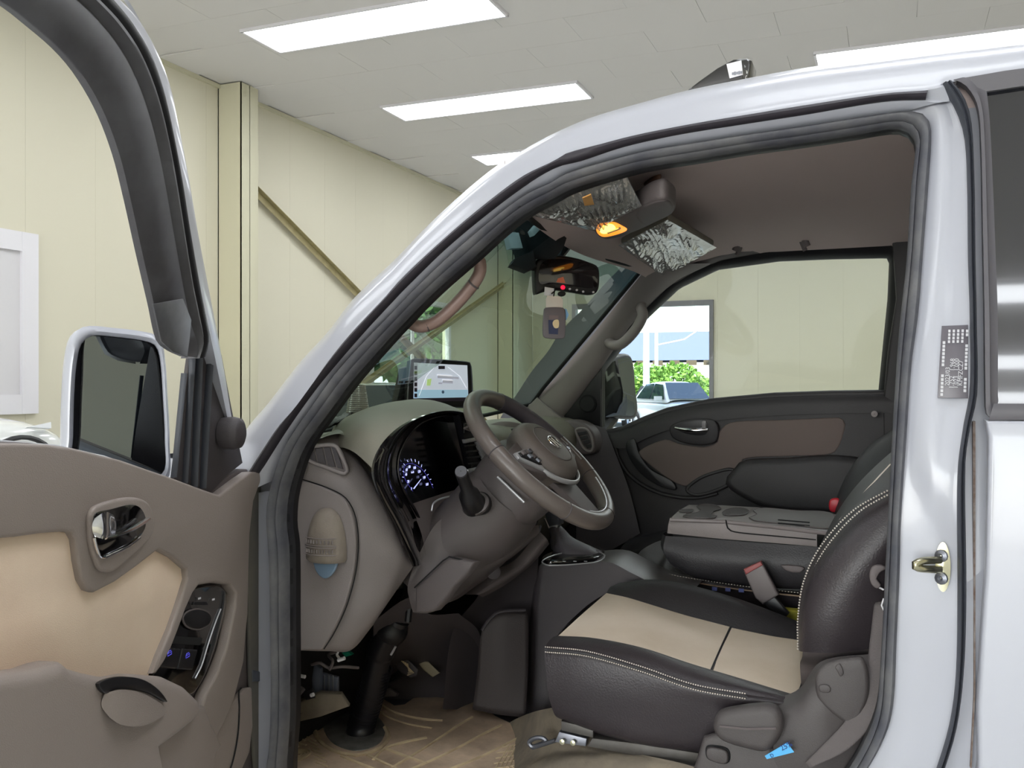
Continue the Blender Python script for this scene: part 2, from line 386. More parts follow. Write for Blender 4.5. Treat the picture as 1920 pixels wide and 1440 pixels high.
m = M(); x = X2-.02
for ya in (-3.1, 1.5, 6.1): m.box((x, ya, 2.4), (.1, .12, 3.2))
for za in (.85, 3.95): m.box((x, 1.5, za), (.1, 9.3, .12))
tag(obj('window_3', m, MT['white'], smooth=0), kind='structure')  # made-up frame round the side fill lamp, out of view
for x_, y_ in ((1.0, -8.4), (1.15, -10.4), (1.25, -11.7)): lamp(x_, y_, 'long ceiling panel light out of the picture', .5)
# ================================================================== OUTSIDE
MT['asphalt'] = mat('yard_concrete', (150, 150, 150), .9, c2=(132, 132, 130), vscale=.6)
MT['hallblue'] = mat('blue_grey_cladding', (110, 122, 150), .6)
MT['hallwhite'] = mat('white_cladding', (230, 232, 235), .6)
MT['leaf'] = mat('leaf_green', (120, 160, 60), .7, c2=(86, 130, 44), vscale=8)
MT['leafd'] = mat('tree_leaf_green', (96, 132, 58), .7, c2=(64, 100, 44), vscale=3)
MT['bark'] = mat('bark', (90, 76, 60), .9)
MT['pole'] = mat('pole_paint', (215, 215, 218), .5)
m = M(); m.box((0, 100, -.26), (300, 142, .1)).box((-57, 6, -.26), (99, 26, .1)); tag(obj('ground', m, MT['asphalt'], smooth=0), kind='structure')
hall = empty('factory_hall', (-28, 95, 0), 'long white factory hall with blue-grey upper band, seen through the far doorway', 'building')
m = M(); m.box((-30, 100, 1.6), (90, 10, 3.6)); obj('wall', m, MT['hallwhite'], hall, smooth=0)
m = M(); m.box((-30, 100.2, 5.4), (91, 10.6, 2.9)); obj('upper_cladding', m, MT['hallblue'], hall, smooth=0)
pr = M(); pr.box((-52, 94.9, 3.68), (1.05, .12, .5)); pr = obj('window', pr, MT['dark'], hall, smooth=0)
for i in range(1, 26): clone(pr, 'window', hall, (i*1.75, 0, 0))
def pole(x, y, h, r, lab):
    m = M(); m.tube([(x, y, -.2), (x, y, h)], [r, r*.7], 10); t = obj('utility_pole', m, MT['pole']); tag(t, lab, 'pole'); return t
pa = at(1212, 720, 40); pole(pa.x, 40, 9, .16, 'tall thick white pole beyond the far doorway')
pb = at(1231, 720, 52); sp_ = pole(pb.x, 52, 5.1, .13, 'short pale lamp pole with a long sloping arm, beyond the doorway')
m = M(); m.tube([(pb.x, 52, 3.7), (pb.x+1.6, 52, 4.0), (pb.x+2.5, 52, 4.6)], .05, 6); obj('arm', m, MT['pole'], sp_)
def leaves(c, rad, n, size, seed, flat=.8):
    rnd = random.Random(seed); m = M(); c = V(c)
    for _ in range(n):
        d = V((rnd.gauss(0, 1), rnd.gauss(0, 1), rnd.gauss(0, 1))).normalized()*rnd.uniform(.55, 1)
        p = c+V((d.x*rad[0], d.y*rad[1], d.z*rad[2]*flat)); a = V((rnd.uniform(-1, 1), rnd.uniform(-1, 1), rnd.uniform(-1, 1))).normalized(); b = a.orthogonal().normalized()
        s = size*rnd.uniform(.6, 1.3); m.add([p-a*s, p+b*s*.5, p+a*s, p-b*s*.5], [(0, 1, 2, 3)])
    return m
def bush(x, y, w, h, seed, lab, name='shrub', cat='shrub', mt='leaf', grp='green shrubs beyond the yard'):
    m = M()
    rnd = random.Random(seed+50)
    for k in range(5): m.tube([(x, y, -.2), (x+rnd.uniform(-.3, .3)*w, y+rnd.uniform(-.3, .3)*w, h*.8)], [.04, .015], 5)
    t = empty(name, (x, y, -.2), lab, cat, grp)
    obj('stem', m, MT['bark'], t)
    f = obj('foliage', leaves((x, y, h*.55), (w/2, w/2, h*.55), 1500, .16, seed), MT[mt], t, smooth=0); f['kind'] = 'stuff'
for i, (u, yy, ww, hh, lb) in enumerate(((1203, 46, 3, 2.6, 'yellow-green shrub just left of the thick white pole in the doorway'), (1265, 50, 3.4, 2.7, 'rounded green shrub right of the lamp pole in the doorway'), (1315, 58, 4.4, 1.9, 'lowest green shrub near the right edge of the doorway'), (1135, 58, 4, 2.4, 'green shrub behind the right-hand mirror of the truck'))):
    q = at(u, 720, yy); bush(q.x, yy, ww, hh, i+3, lb)
def tree(x, y, h, seed, lab):
    t = empty('tree', (x, y, -.2), lab, 'tree', 'trees outside the left window'); m = M()
    m.tube([(x, y, -.3), (x+.1, y, h*.4), (x, y+.1, h*.8)], [.2, .14, .05], 8)
    for k in range(5):
        a = k*1.3; m.tube([(x, y, h*(.35+.08*k)), (x+math.cos(a)*1.2, y+math.sin(a)*1.2, h*(.55+.08*k))], [.07, .02], 6)
    obj('trunk', m, MT['bark'], t)
    f = obj('foliage', leaves((x, y, h*.6), (2.6, 2.6, h*.45), 3200, .26, seed), MT['leafd'], t, smooth=0); f['kind'] = 'stuff'
for i, (x, y) in enumerate(((-17.5, 27), (-24, 44), (-19, 37), (-25, 31))):
    tree(x, y, 6.5, i, ('nearest leafy tree outside the cream wall window', 'farthest leafy tree outside the cream wall window', 'leafy tree outside the window, right of the nearest', 'leafy tree outside the window, left of the nearest')[i])
# ------------------------------------------------------------------ cars: a real lofted car, placed four times
MT['carw'] = mat('pearl_white_car', (232, 234, 232), .15, coat=1)
MT['carg'] = mat('car_glass', (40, 50, 60), .02, coat=1, spec=.8)
MT['tyre'] = mat('tyre', (30, 30, 32), .8)
MT['lamp_c'] = mat('headlamp_lens', (214, 218, 224), .08, coat=1)
def car(P, rz, H, lab, cat='car', paint=None, L=4.5, Wd=1.85, name='parked_car', hood=.62, wk=1.0):
    R = Matrix.Rotation(rz, 3, 'Z'); P = V(P)
    def T(x, y, z): return P+R @ V((x, y, z))
    t = empty(name, P, lab, cat); paint = paint or MT['carw']
    # side profile of the lower body: x (front=+), top z ; H overall height
    st = [(-.5, .45), (-.47, .60), (-.38, hood+.03), (-.2, hood+.02), (.0, hood+.01), (.18, hood), (.30, hood-.01), (.42, hood-.06), (.48, hood-.14), (.50, .42)]
    rows = []
    for x, zt in st:
        hw = Wd/2*(1-.22*abs(2*x)**5); row = []
        zb = .17*H
        for a, b in ((-1, 0), (-1.0, .35), (-.98, .7), (-.9, .93), (-.6, 1.0), (0, 1.03), (.6, 1.0), (.9, .93), (.98, .7), (1.0, .35), (1, 0)):
            row.append(T(x*L, a*hw, zb+(zt*H-zb)*b))
        rows.append(row)
    rows.insert(0, [p.lerp(T(-.5*L, 0, .3*H), .6) for p in rows[0]]); rows.append([p.lerp(T(.5*L, 0, .3*H), .6) for p in rows[-1]])
    m = M(); m.grid(rows); body = obj('car_body', m, paint, t, smooth=60, sub=2)
    gh = [(-.42, hood, .80), (-.34, .88, .74), (-.22, .985, .70), (.0, 1.0, .70), (.10, .96, .72), (.24, hood+.03, .84)]
    rows = []
    for x, z, wf in gh:
        wv = Wd/2*wf; zb = (hood-.03)*H; rows.append([T(x*L, -Wd/2*.9, zb), T(x*L, -wv*1.02, max(z*H-.05*H, zb)), T(x*L, -wv*.85, z*H), T(x*L, 0, z*H+.01), T(x*L, wv*.85, z*H), T(x*L, wv*1.02, max(z*H-.05*H, zb)), T(x*L, Wd/2*.9, zb)])
    m = M(); m.grid(rows); obj('roof', m, paint, t, smooth=60, sub=1)
    def pane(nm, pts, lift):
        m = M(); pts = [T(*p) for p in pts]; n_ = (pts[1]-pts[0]).cross(pts[-1]-pts[0]).normalized()
        m.slab(pts, n_*.01, 0); obj(nm, m, MT['carg'], t, smooth=0)
    zt, zb = .955*H, (hood+.035)*H
    ws_ = [(.105*L, -Wd*.33, zt+.03), (.105*L, Wd*.33, zt+.03), (.242*L, Wd*.41, zb+.03), (.242*L, -Wd*.41, zb+.03)]; pane('windscreen', ws_, 0)
    pane('rear_window', [(-.355*L, -Wd*.32, .9*H), (-.355*L, Wd*.32, .9*H), (-.43*L, Wd*.38, zb+.02), (-.43*L, -Wd*.38, zb+.02)], 0)
    for s in (-1, 1):
        y0_, y1_ = s*Wd*.455, s*Wd*.352
        pane('side_window', [(.19*L, y0_, zb), (.09*L, y1_, .93*H), (-.05*L, y1_, .95*H), (-.05*L, y0_, zb)], 0)
        pane('side_window', [(-.065*L, y0_, zb), (-.065*L, y1_, .95*H), (-.22*L, y1_, .94*H), (-.32*L, y0_, zb)], 0)
        m = M(); pts = [(.435, .34, hood-.1), (.40, .46, hood-.10), (.33, .478, hood-.085), (.42, .40, hood-.065)]
        m.slab([T(x*L, s*y*Wd, z*H) for x, y, z in pts], R @ V((.02, s*.02, .01)), 0); obj('headlamp', m, MT['lamp_c'], t, smooth=0)
        m = M(); m.box(T(.17*L, s*Wd*.55, zb+.04), (.18, .22, .14), R); obj('door_mirror', m, paint, t, smooth=0)
        for x in (-.31, .31):
            m = M(); ax = R @ V((0, s, 0)); c = T(x*L, s*Wd*.38, .335*wk)
            m.lathe(c, ax, [(.02*wk, .0), (.33*wk, .0), (.335*wk, .03), (.335*wk, .18), (.30*wk, .205), (.22*wk, .20)], 28); m2 = M(); m2.lathe(c, ax, [(.22*wk, .20), (.20*wk, .17), (.05, .18), (.01, .19)], 20)
            wh = obj('wheel', m, MT['tyre'], t); obj('rim', m2, MT['silver'], wh)
            m = M(); q = []
            for k in range(17):
                a = math.pi*k/16; q.append(T(x*L+.42*wk*math.cos(a), s*Wd*.507, .335*wk+.42*wk*math.sin(a)))
            m.tube(q, .028, 6); obj('wheel_arch', m, MT['black'], t)
    m = M(); m.box(T(.495*L, 0, .33*H), (.05, Wd*.6, .16), R); obj('grille', m, MT['black'], t, smooth=0)
    return t
# white cars in the room and in the yard
car((-9.35, 5.62, 0), math.radians(90), 1.8, 'white car behind the open door, its fender and headlamp showing left of the door mirror', hood=.66, L=4.7, wk=1.25)
q = at(712, 760, 12); car((q.x-.5, 12.6, 0), math.radians(-60), 1.52, 'white car with a bluish windscreen seen through the windscreen of the truck', hood=.63)
q = at(1265, 740, 33); car((q.x+.2, 32.2, -.2), math.radians(-52), 1.8, 'white car parked right outside the far doorway, bluish windscreen')
q = at(1190, 740, 39); car((q.x-.6, 37.6, -.2), math.radians(-85), 1.60, 'white car parked farther off outside the far doorway')
# ================================================================== THE TRUCK : body shell
TR = empty('pickup_truck', (-.1, 2.25, 0), 'white double-cab pickup truck with its driver door wide open, filling the picture', 'truck')
def part(name, m, mt, parent=None, **k): return obj(name, m, MT[mt] if isinstance(mt, str) else mt, parent or TR, **k)
NY = V((0, -1, 0))
def S(pts, off): return [sd(u, v, off) for u, v in pts]
C0 = [(446, 827), (470, 794), (503, 756), (562, 680), (616, 621), (663, 560), (740, 487), (805, 420), (870, 360), (930, 312), (980, 282), (1037, 251), (1104, 222), (1187, 197), (1287, 170), (1400, 147), (1510, 127), (1640, 110), (1790, 91), (1920, 75), (2150, 47), (3150, -76)]
C1 = [(440, 930), (471, 878), (498, 836), (524, 798), (562, 756), (616, 678), (656, 628), (720, 560), (755, 520), (830, 450), (900, 390), (980, 330), (1040, 301), (1062, 287), (1125, 270), (1187, 254), (1292, 233), (1400, 215), (1510, 197), (1660, 175), (1740, 169)]
C2 = [(452, 932), (484, 880), (533, 803), (585, 730), (632, 673), (680, 618), (734, 560), (755, 538), (830, 465), (905, 402), (980, 346), (1040, 312), (1083, 300), (1167, 273), (1271, 250), (1400, 229), (1510, 212), (1660, 187), (1736, 184)]
C3a = [(514, 900), (526, 865), (543, 827), (585, 765), (632, 699), (680, 645), (740, 584), (780, 542), (855, 470), (930, 407), (992, 362), (1040, 340), (1062, 326), (1125, 306), (1208, 284), (1290, 270), (1400, 253), (1510, 237), (1620, 220), (1700, 210)]
C3l = [(503, 1640), (503, 1440), (509, 1390), (512, 1286), (510, 1160), (509, 1068), (506, 1027), (503, 975), (504, 947), (509, 920)]
C3r = [(1730, 214), (1744, 232), (1746, 265), (1741, 343), (1731, 469), (1722, 586), (1709, 683), (1701, 800), (1689, 978), (1687, 1067), (1681, 1200), (1676, 1311), (1664, 1369), (1627, 1440), (1560, 1530), (1450, 1600)]
C4a = [(543, 900), (559, 853), (576, 822), (609, 777), (654, 716), (701, 662), (740, 619), (805, 552), (892, 475), (930, 440), (980, 400), (1040, 367), (1062, 355), (1146, 328), (1208, 312), (1312, 295), (1400, 280), (1510, 265), (1600, 251), (1675, 239)]
C4l = [(530, 1640), (532, 1440), (534, 1411), (538, 1348), (538, 1160), (537, 1027), (532, 985), (534, 943), (538, 920)]
C4r = [(1700, 244), (1713, 258), (1717, 275), (1709, 343), (1700, 489), (1687, 610), (1675, 780), (1667, 933), (1660, 1067), (1651, 1244), (1640, 1345), (1595, 1440), (1530, 1520), (1440, 1590)]
N = 90
def parr(A, n=N): return cr(A, n)
# white side frame: roof side rail, A-pillar face and the flange under the gutter seal
c0 = parr(S(C0[:19], .10)); c0i = parr(S([(u, v+8) for u, v in C0[:19]], .03)); c1 = parr(S(C1+[(1775, 160)], .0)); c2 = parr(S(C2+[(1780, 190)], .012)); c3 = parr(S(C3a, .035))
side = M(); side.grid([[p+V((-.01, .05, 0)) for p in c0], c0, c0i, [a.lerp(b, .45)+NY*.012 for a, b in zip(c0i, c1)], [a.lerp(b, .85) for a, b in zip(c0i, c1)], c1, c2, [a.lerp(b, .25)+NY*.008 for a, b in zip(c2, c3)], [a.lerp(b, .7)+NY*.008 for a, b in zip(c2, c3)], c3, [p+V((0, .05, 0)) for p in c3]])
# front post below the mirror, beside the dash
l2 = lin(S([(440, 1640), (440, 930)], .05), 30); l3 = parr(S(C3l, .035), 30)
side.grid([[p+V((-.05, .05, 0)) for p in l2], l2, [a.lerp(b, .6)+NY*.006 for a, b in zip(l2, l3)], l3, [p+V((0, .05, 0)) for p in l3]])
cabp = part('side_panel', side, 'paint', smooth=50)
# B-pillar
CB = [(1768, 160), (1794, 207), (1809, 256), (1814, 343), (1816, 489), (1819, 586), (1819, 732), (1807, 800), (1796, 889), (1796, 1111), (1793, 1267), (1782, 1356), (1758, 1440), (1700, 1600)]
n = 60
b3 = cr(S([(1700, 210)]+C3r[:14]+[(1580, 1600)], .035), n); bB = cr(S([(1740, 150)]+CB, .03), n)
bi = [a.lerp(b, .42) for a, b in zip(b3, bB)]
rows = [[p+V((0, .05, 0)) for p in b3], b3]
for t in (.12, .3, .45, .6, .75, .9, 1):
    r = []
    for i, (a, b) in enumerate(zip(b3, bB)):
        p = a.lerp(b, t); s = i/(n-1)
        # recessed latch pocket below the belt line, raised face above
        st = max(0, min(1, (s-.42-.18*t)/.06)); h = .012*(1-st)*math.sin(math.pi*min(1, t*1.15))**.5 if t < .87 else .012*(1-st)
        r.append(p+NY*(h if t > .2 else h*.3))
    rows.append(r)
rows.append([p+V((0, .05, 0)) for p in bB])
m = M(); m.grid(rows); bp = part('centre_pillar', m, 'paint', smooth=50)
# outer roof skin
dr_ = cr(S(C0, .10), 60); rows = []
for k in range(13):
    t = k/12; r = []
    for p in dr_:
        q = V((p.x, 4.5-p.y, p.z)); w_ = p.lerp(q, t); r.append(w_+V((-.10*math.sin(math.pi*t)*max(0, min(1, (1.95-p.z)/.5)), 0, .055*math.sin(math.pi*t)**.7*min(1, max(0, (p.z-1.75)/.2)))))
    rows.append(r)
# only the part behind the windscreen header
keep = [i for i, p in enumerate(dr_) if p.z > 1.905]
m = M(); m.grid([[r[i] for i in keep] for r in rows]); part('roof_panel', m, 'paint', smooth=60)
pside = M()
mir = lambda pts: [V((p.x, 4.5-p.y, p.z)) for p in pts]
pside.grid([mir(c0), mir(c0i), mir(c1)]); part('side_panel', pside, 'paint', smooth=50)
# gutter rubber strip
m = M(); g1 = parr(S(C1, .0)); g2 = parr(S(C2, .0)); m.strip(g1, g2, NY, [(0, -.004), (.12, .004), (.5, .008), (.88, .004), (1, -.004)], N, back=.01)
part('gutter_strip', m, 'gutter', smooth=60)
# big door aperture seal: one continuous bulb
def seal_pts(Ca, off): return S(Ca, off)
s3 = cr(S(C3l+C3a+C3r, .03), 220); s4 = cr(S(C4l+C4a+C4r, .045), 220)
m = M(); m.strip(s3, s4, NY, [(0, -.004), (.04, .008), (.2, .016), (.45, .018), (.62, .012), (.68, .009), (.74, .014), (.9, .012), (1, .002), (1, -.02)], 220, back=.01)
part('door_seal', m, 'sealdirty', smooth=60)
# inner trim return behind the seal (front post, roof edge, centre pillar)
s5 = [p+V((0, .045, 0)) for p in s4]; m = M(); m.grid([[p+V((0, .01, 0)) for p in s4], s5]); part('post_trim', m, 'black', smooth=60)
# rear door: seal, window frame, glass, white skin
sB0 = cr(S([(1766, 158)]+CB[1:], .0), n); sB1 = cr(S([(1785, 152), (1808, 180), (1822, 225), (1828, 343), (1830, 489), (1832, 600), (1833, 740), (1820, 800), (1811, 867), (1813, 1111), (1809, 1244), (1796, 1356), (1772, 1440), (1712, 1600)], .0), n)
m = M(); m.strip(sB0, sB1, NY, [(0, -.01), (.1, .004), (.35, .010), (.6, .004), (.7, .010), (.9, .006), (1, -.01)], n); part('rear_door_seal', m, 'seal', smooth=60)
jm = M(); jm.slab(S([(1760, 150), (2200, 95), (3100, -12), (3100, 1800), (2200, 1700), (1700, 1700), (1790, 1356), (1805, 1100), (1800, 800), (1812, 500), (1800, 230)], .045), (0, .02, 0), 0); part('rear_jamb', jm, 'paint', smooth=0)
RD = M(); o_ = .004
RD.slab(S([(1848, 788), (3100, 802), (3100, 1900), (1790, 1700), (1835, 1440), (1833, 1333), (1840, 1200), (1849, 1067), (1853, 889), (1854, 820)], o_-.01), (0, .035, 0), .006, 3)
rdoor = part('rear_door', RD, 'paint', smooth=50)
fr = M(); fo = S([(1788, 150), (1810, 160), (1832, 196), (1839, 260), (1843, 440), (1846, 600), (1848, 760), (1850, 776), (1862, 788)], .0); 
fi = S([(1835, 140), (1845, 146), (1850, 170), (1856, 230), (1862, 350), (1867, 480), (1871, 600), (1871, 740), (1872, 752)], .004)
fr.strip(cr(fo, 50), cr(fi, 50), NY, [(0, -.02), (0, .002), (.35, .004), (.5, .0), (1, .0), (1, -.01)], 50)
a_ = cr(S([(1788, 150), (1920, 128), (2200, 96), (3100, -5)], .0), 12); b_ = cr(S([(1845, 172), (1920, 160), (2200, 130), (3100, 30)], .004), 12); fr.strip(a_, b_, NY, [(0, -.02), (0, .002), (1, 0), (1, -.01)], 12)
a_ = cr(S([(1862, 757), (1920, 757), (2300, 759), (3100, 766)], .0), 12); b_ = cr(S([(1853, 788), (1920, 787), (2300, 791), (3100, 803)], .0), 12); fr.strip(a_, b_, NY, [(0, -.01), (0, .006), (.5, .009), (1, .004), (1, -.02)], 12)
obj('window_frame', fr, mat('grey_window_frame', (86, 84, 90), .45), rdoor, smooth=60)
g = M(); g.slab(S([(1845, 166), (1920, 154), (2300, 112), (3100, 25), (3100, 775), (1868, 765), (1868, 537), (1860, 343), (1850, 200)], .012), (0, .005, 0), 0); obj('glass', g, MT['dark'], rdoor, smooth=0)
m = M(); m.slab(S([(1824, 790), (1829, 790), (1829, 1300), (1822, 1440), (1819, 1440), (1826, 1300)], .036), (0, .012, 0), 0)
part('hinge_seam', m, mat('rusty_seam', (150, 140, 134), .8, c2=(110, 84, 70), vscale=60), smooth=0)
# cab floor, sill, front and back sheet metal (seen in mirrors and from the side)
m = M(); m.box((-.1, 2.25, .668), (2.4, 1.5, .04)); m.box((.2, 2.32, .75), (1.3, 1.2, .16)); part('cab_floor', m, 'trimdd', smooth=0)
m = M(); m.box((-1.235, 2.25, 1.0), (.03, 1.46, .70)); m.box((-.5, 2.94, .98), (1.4, .02, .66)); part('firewall_lining', m, 'blackm', smooth=0)
m = M(); m.box((0, 1.47, .53), (2.3, .06, .3)); m.box((0, 3.03, .78), (3.4, .05, .92)); part('sill_panel', m, 'paint', smooth=0)
m = M(); fx = [(-1.13, 1.5), (-1.45, 1.52), (-1.62, 1.62), (-1.66, 2.25), (-1.62, 2.88), (-1.45, 2.98), (-1.13, 3.0)]
m.grid([cr([V((x+ (.0 if z < 1.0 else .12*(z-1.0)), y, z)) for x, y in fx], 24) for z in (.45, .7, 1.0, 1.2, 1.30)]); m.grid([cr([V((x+.036, y, 1.30)) for x, y in fx], 24), cr([V((x*.72-.32, y, 1.345)) for x, y in fx], 24)])
part('front_panel', m, 'paint', smooth=60)
m = M(); m.box((.86, 2.25, 1.25), (.05, 1.3, 1.1)); part('cab_rear_trim', m, 'trimd', smooth=0)
# striker on the centre pillar
st_c = sd(1768, 1062, .02)
m = M(); e = []
m.lathe(sd(1768, 1062, .028), (0, -1, 0), [(.001, 0), (.036, 0), (.036, .005), (.001, .006)], 24); m.v = [V((st_c.x+(p.x-st_c.x)*.28, p.y, p.z)) for p in m.v]
stk = part('door_striker', m, 'zinc')
m = M(); a = sd(1762, 1050, .02); b = sd(1722, 1052, -.012); c = sd(1722, 1066, -.012); d = sd(1762, 1068, .02)
m.tube(cr([a, a.lerp(b, .8), b+V((-.004, 0, -.004)), c+V((-.004, 0, .002)), c.lerp(d, .2), d], 20), .0055, 10); obj('striker_loop', m, MT['zinc'], stk)
for du, dv in ((6, -20), (6, 22)):
    m = M(); m.lathe(sd(1766, 1062+dv, .022), (-.5, -1, 0), [(.009, 0), (.009, .004), (.004, .006), (.001, .003)], 12); obj('screw', m, MT['steel'], stk)
# identification plate on the pillar
m = M(); m.slab([sd(u, v, .014) for u, v in ((1766, 611), (1815, 609), (1815, 747), (1758, 746))], (0, .003, 0), .001); plate = part('data_plate', m, mat('plate_film', (96, 92, 100), .35)); plate['label'] = 'grey data sticker with rows of small pale print'
pa_, pb_, pc_ = sd(1760, 745, .0125), sd(1766, 612, .0125), sd(1814, 745, .0125)
def text(s, P, xd, yd, h, depth=.0004, fill=1):
    cu = bpy.data.curves.new('t', 'FONT'); cu.body = s; cu.size = h; cu.extrude = depth; cu.resolution_u = 2
    o = bpy.data.objects.new('t', cu); COL.objects.link(o); dg = bpy.context.evaluated_depsgraph_get(); dg.update(); me = o.evaluated_get(dg).to_mesh()
    xd = V(xd).normalized(); yd = V(yd); yd = (yd-xd*yd.dot(xd)).normalized(); zd = xd.cross(yd); P = V(P); m = M()
    m.add([P+xd*q.co.x+yd*q.co.y+zd*q.co.z for q in me.vertices], [tuple(f.vertices) for f in me.polygons])
    o.evaluated_get(dg).to_mesh_clear(); bpy.data.objects.remove(o); bpy.data.curves.remove(cu); return m
tx = M(); up = pb_-pa_; rt = pc_-pa_
rnd = random.Random(4)
for r_, (s_, x0) in enumerate((('xxxxxxxxx', 0.02), ('2023/03', .16), ('1,752   1,968', .12), ('1,023   1,000', .12), ('KMFZCZ7', .16), ('xxx x xxxxxx', .05))):
    if 'x' in s_:
        for k in range(18):
            if rnd.random() < .8: tx.box(pa_+up*(.04+.052*k)+rt*(.1+.16*r_)+NY*.0008, (.0035, .0006, .0042))
    else:
        q = text(s_, pa_+up*x0+rt*(.2+.15*r_)+NY*.0006, up, -rt, .0085); tx.add(q.v, q.f)
        for k in range(4): tx.box(pa_+up*(.78+.05*k)+rt*(.12+.155*r_)+NY*.0008, (.003, .0006, .004))
obj('print', tx, MT['text'], plate, smooth=0)
# windscreen
wb = [V((-1.10, 1.53, 1.385)), V((-1.19, 1.85, 1.40)), V((-1.23, 2.25, 1.405)), V((-1.19, 2.6, 1.40)), at(993, 757, 2.9)]
wt = [sd(985, 400, .06), at(1030, 428, 1.85), at(1080, 446, 2.2), at(1140, 470, 2.5), at(1207, 500, 2.74)]
wt = [V((-.63, 1.57, 1.83)), V((-.70, 1.85, 1.845)), V((-.73, 2.2, 1.85)), V((-.71, 2.5, 1.845)), at(1207, 500, 2.74)]
b = cr(wb, 24); t_ = cr(wt, 24); rows = [[p.lerp(q, k/8)+V((-.035, 0, .02))*(math.sin(math.pi*k/8)*math.sin(math.pi*j/23)**.5) for j, (p, q) in enumerate(zip(b, t_))] for k in range(9)]
m = M(); m.grid(rows); wsn = part('windscreen', m, 'ws', smooth=80)
m = M(); m.tube([p+V((.006, 0, -.002)) for p in b]+[rows[k][-1]+V((.004, -.004, 0)) for k in range(1, 9)]+[p+V((.004, 0, -.004)) for p in t_[::-1]], .006, 6); obj('windscreen_seal', m, MT['blackm'], wsn)
WSR = rows

# roof side above the rear door
up_ = cr(S([(1780, 92), (1850, 84), (1920, 75), (2150, 47), (3150, -76)], .10), 20); u1 = cr(S([(1780, 100), (1850, 92), (1920, 83), (2150, 56), (3150, -66)], .03), 20); u2 = cr(S([(1764, 158), (1850, 141), (1920, 129), (2150, 102), (3150, -10)], .0), 20)
m = M(); m.grid([[p+V((0, .05, 0)) for p in up_], up_, u1, [a.lerp(b, .5)+NY*.012 for a, b in zip(u1, u2)], u2, [p+V((0, .05, .0)) for p in u2]]); part('rear_roof_side', m, 'paint', smooth=50)
# ================================================================== CAB INTERIOR : far side, roof lining
def P3(rows): return [[at(*q) for q in r] for r in rows]
def surf(rows, nu=24, nv=16, f=at):
    R_ = [cr([f(*q) for q in r], nu) for r in rows]; cols = [cr([r[j] for r in R_], nv) for j in range(nu)]
    return M().grid([[cols[j][i] for j in range(nu)] for i in range(nv)])
def hz(x, y):
    e = abs(y-2.25)/.70
    return 1.925-(.02 if y < 2.25 else .075)*e**4-.075*max(0, (-.30-x)/.38)**2
rows = []
for i in range(25):
    t = i/24; y = 1.612+t*(2.89-1.612); xf = -.645-.075*math.sin(math.pi*(y-1.5)/1.5); r = [V((xf-.005, y, hz(xf, y)+.03)), V((xf-.006, y, hz(xf, y)-.004))]
    for j in range(20): x = xf+(.86-xf)*(j/19)**1.3; r.append(V((x, y, hz(x, y))))
    rows.append(r)
rows.insert(0, [p+V((0, -.004, .07)) for p in rows[0]]); rows.append([p+V((0, .004, .07)) for p in rows[-1]])
m = M(); m.grid(rows); hl = part('roof_lining', m, 'liner', smooth=60)
# far pillar trim along the windscreen, then over the window
L_ = [(993, 759), (1050, 697), (1100, 640), (1150, 578), (1190, 528), (1212, 500)]
R2 = [(1050, 792), (1085, 748), (1120, 702), (1190, 602), (1262, 532), (1335, 494)]
a = cr([at(u, v, y) for (u, v), y in zip(L_, (2.90, 2.88, 2.85, 2.81, 2.77, 2.74))], 40); b = cr([sp(u, v, .02) for u, v in R2], 40)
m = M(); m.strip(a, b, V((.1, -1, 0)), [(0, -.03), (.02, 0), (.3, .018), (.7, .018), (.95, .006), (1, -.02)], 40); apt = part('far_pillar_trim', m, 'trim', smooth=60)
# header strip joining lining and window frame on the far side
U_ = [(1200, 502), (1262, 492), (1335, 470), (1400, 452), (1500, 446), (1700, 438), (1760, 436)]
D_ = [(1262, 532), (1335, 494), (1400, 479), (1460, 470), (1560, 464), (1700, 458), (1760, 456)]
a = cr([sp(u, v, .06) for u, v in U_], 30); b = cr([sp(u, v, .02) for u, v in D_], 30)
m = M(); m.strip(a, b, NY, [(0, .0), (.3, .012), (.8, .008), (1, -.01)], 30); part('far_roof_trim', m, 'trimd', smooth=60)
# far window frame (black), glass, window is up
FO = [(1112, 800), (1113, 712), (1190, 600), (1262, 530), (1335, 492), (1460, 469), (1560, 463), (1668, 458), (1683, 470), (1680, 560), (1668, 660), (1662, 742)]
FI = [(1131, 800), (1131, 696), (1200, 608), (1272, 540), (1345, 505), (1460, 489), (1560, 485), (1662, 483), (1667, 486), (1664, 560), (1655, 650), (1646, 742)]
m = M(); m.strip(lin([sp(u, v, .01) for u, v in FO], 90), lin([sp(u, v, -.01) for u, v in FI], 90), NY, [(0, -.02), (0, .004), (.5, .006), (1, 0), (1, -.02)], 90)
fdw = M(); fdw.slab([sp(u, v, .03) for u, v in [(1056, 796), (1085, 800), (1130, 807), (1165, 799), (1205, 781), (1250, 764), (1330, 747), (1450, 736), (1560, 732), (1720, 730), (1760, 1150), (1100, 1150), (1050, 1000), (1040, 860)]], (0, .07, 0), .01, 3)
fd = part('far_door', fdw, 'fshade', smooth=50)
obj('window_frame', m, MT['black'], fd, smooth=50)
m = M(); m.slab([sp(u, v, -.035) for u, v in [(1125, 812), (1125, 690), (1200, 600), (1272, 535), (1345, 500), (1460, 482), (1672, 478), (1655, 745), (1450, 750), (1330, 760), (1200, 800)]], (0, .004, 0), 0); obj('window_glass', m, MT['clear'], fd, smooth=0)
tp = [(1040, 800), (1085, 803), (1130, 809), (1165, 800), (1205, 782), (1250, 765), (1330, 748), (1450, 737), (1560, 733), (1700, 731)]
a = cr([sp(u, v, .0) for u, v in tp], 50); b = cr([sp(u, v+(26 if u > 1130 else 12), .05) for u, v in tp], 50)
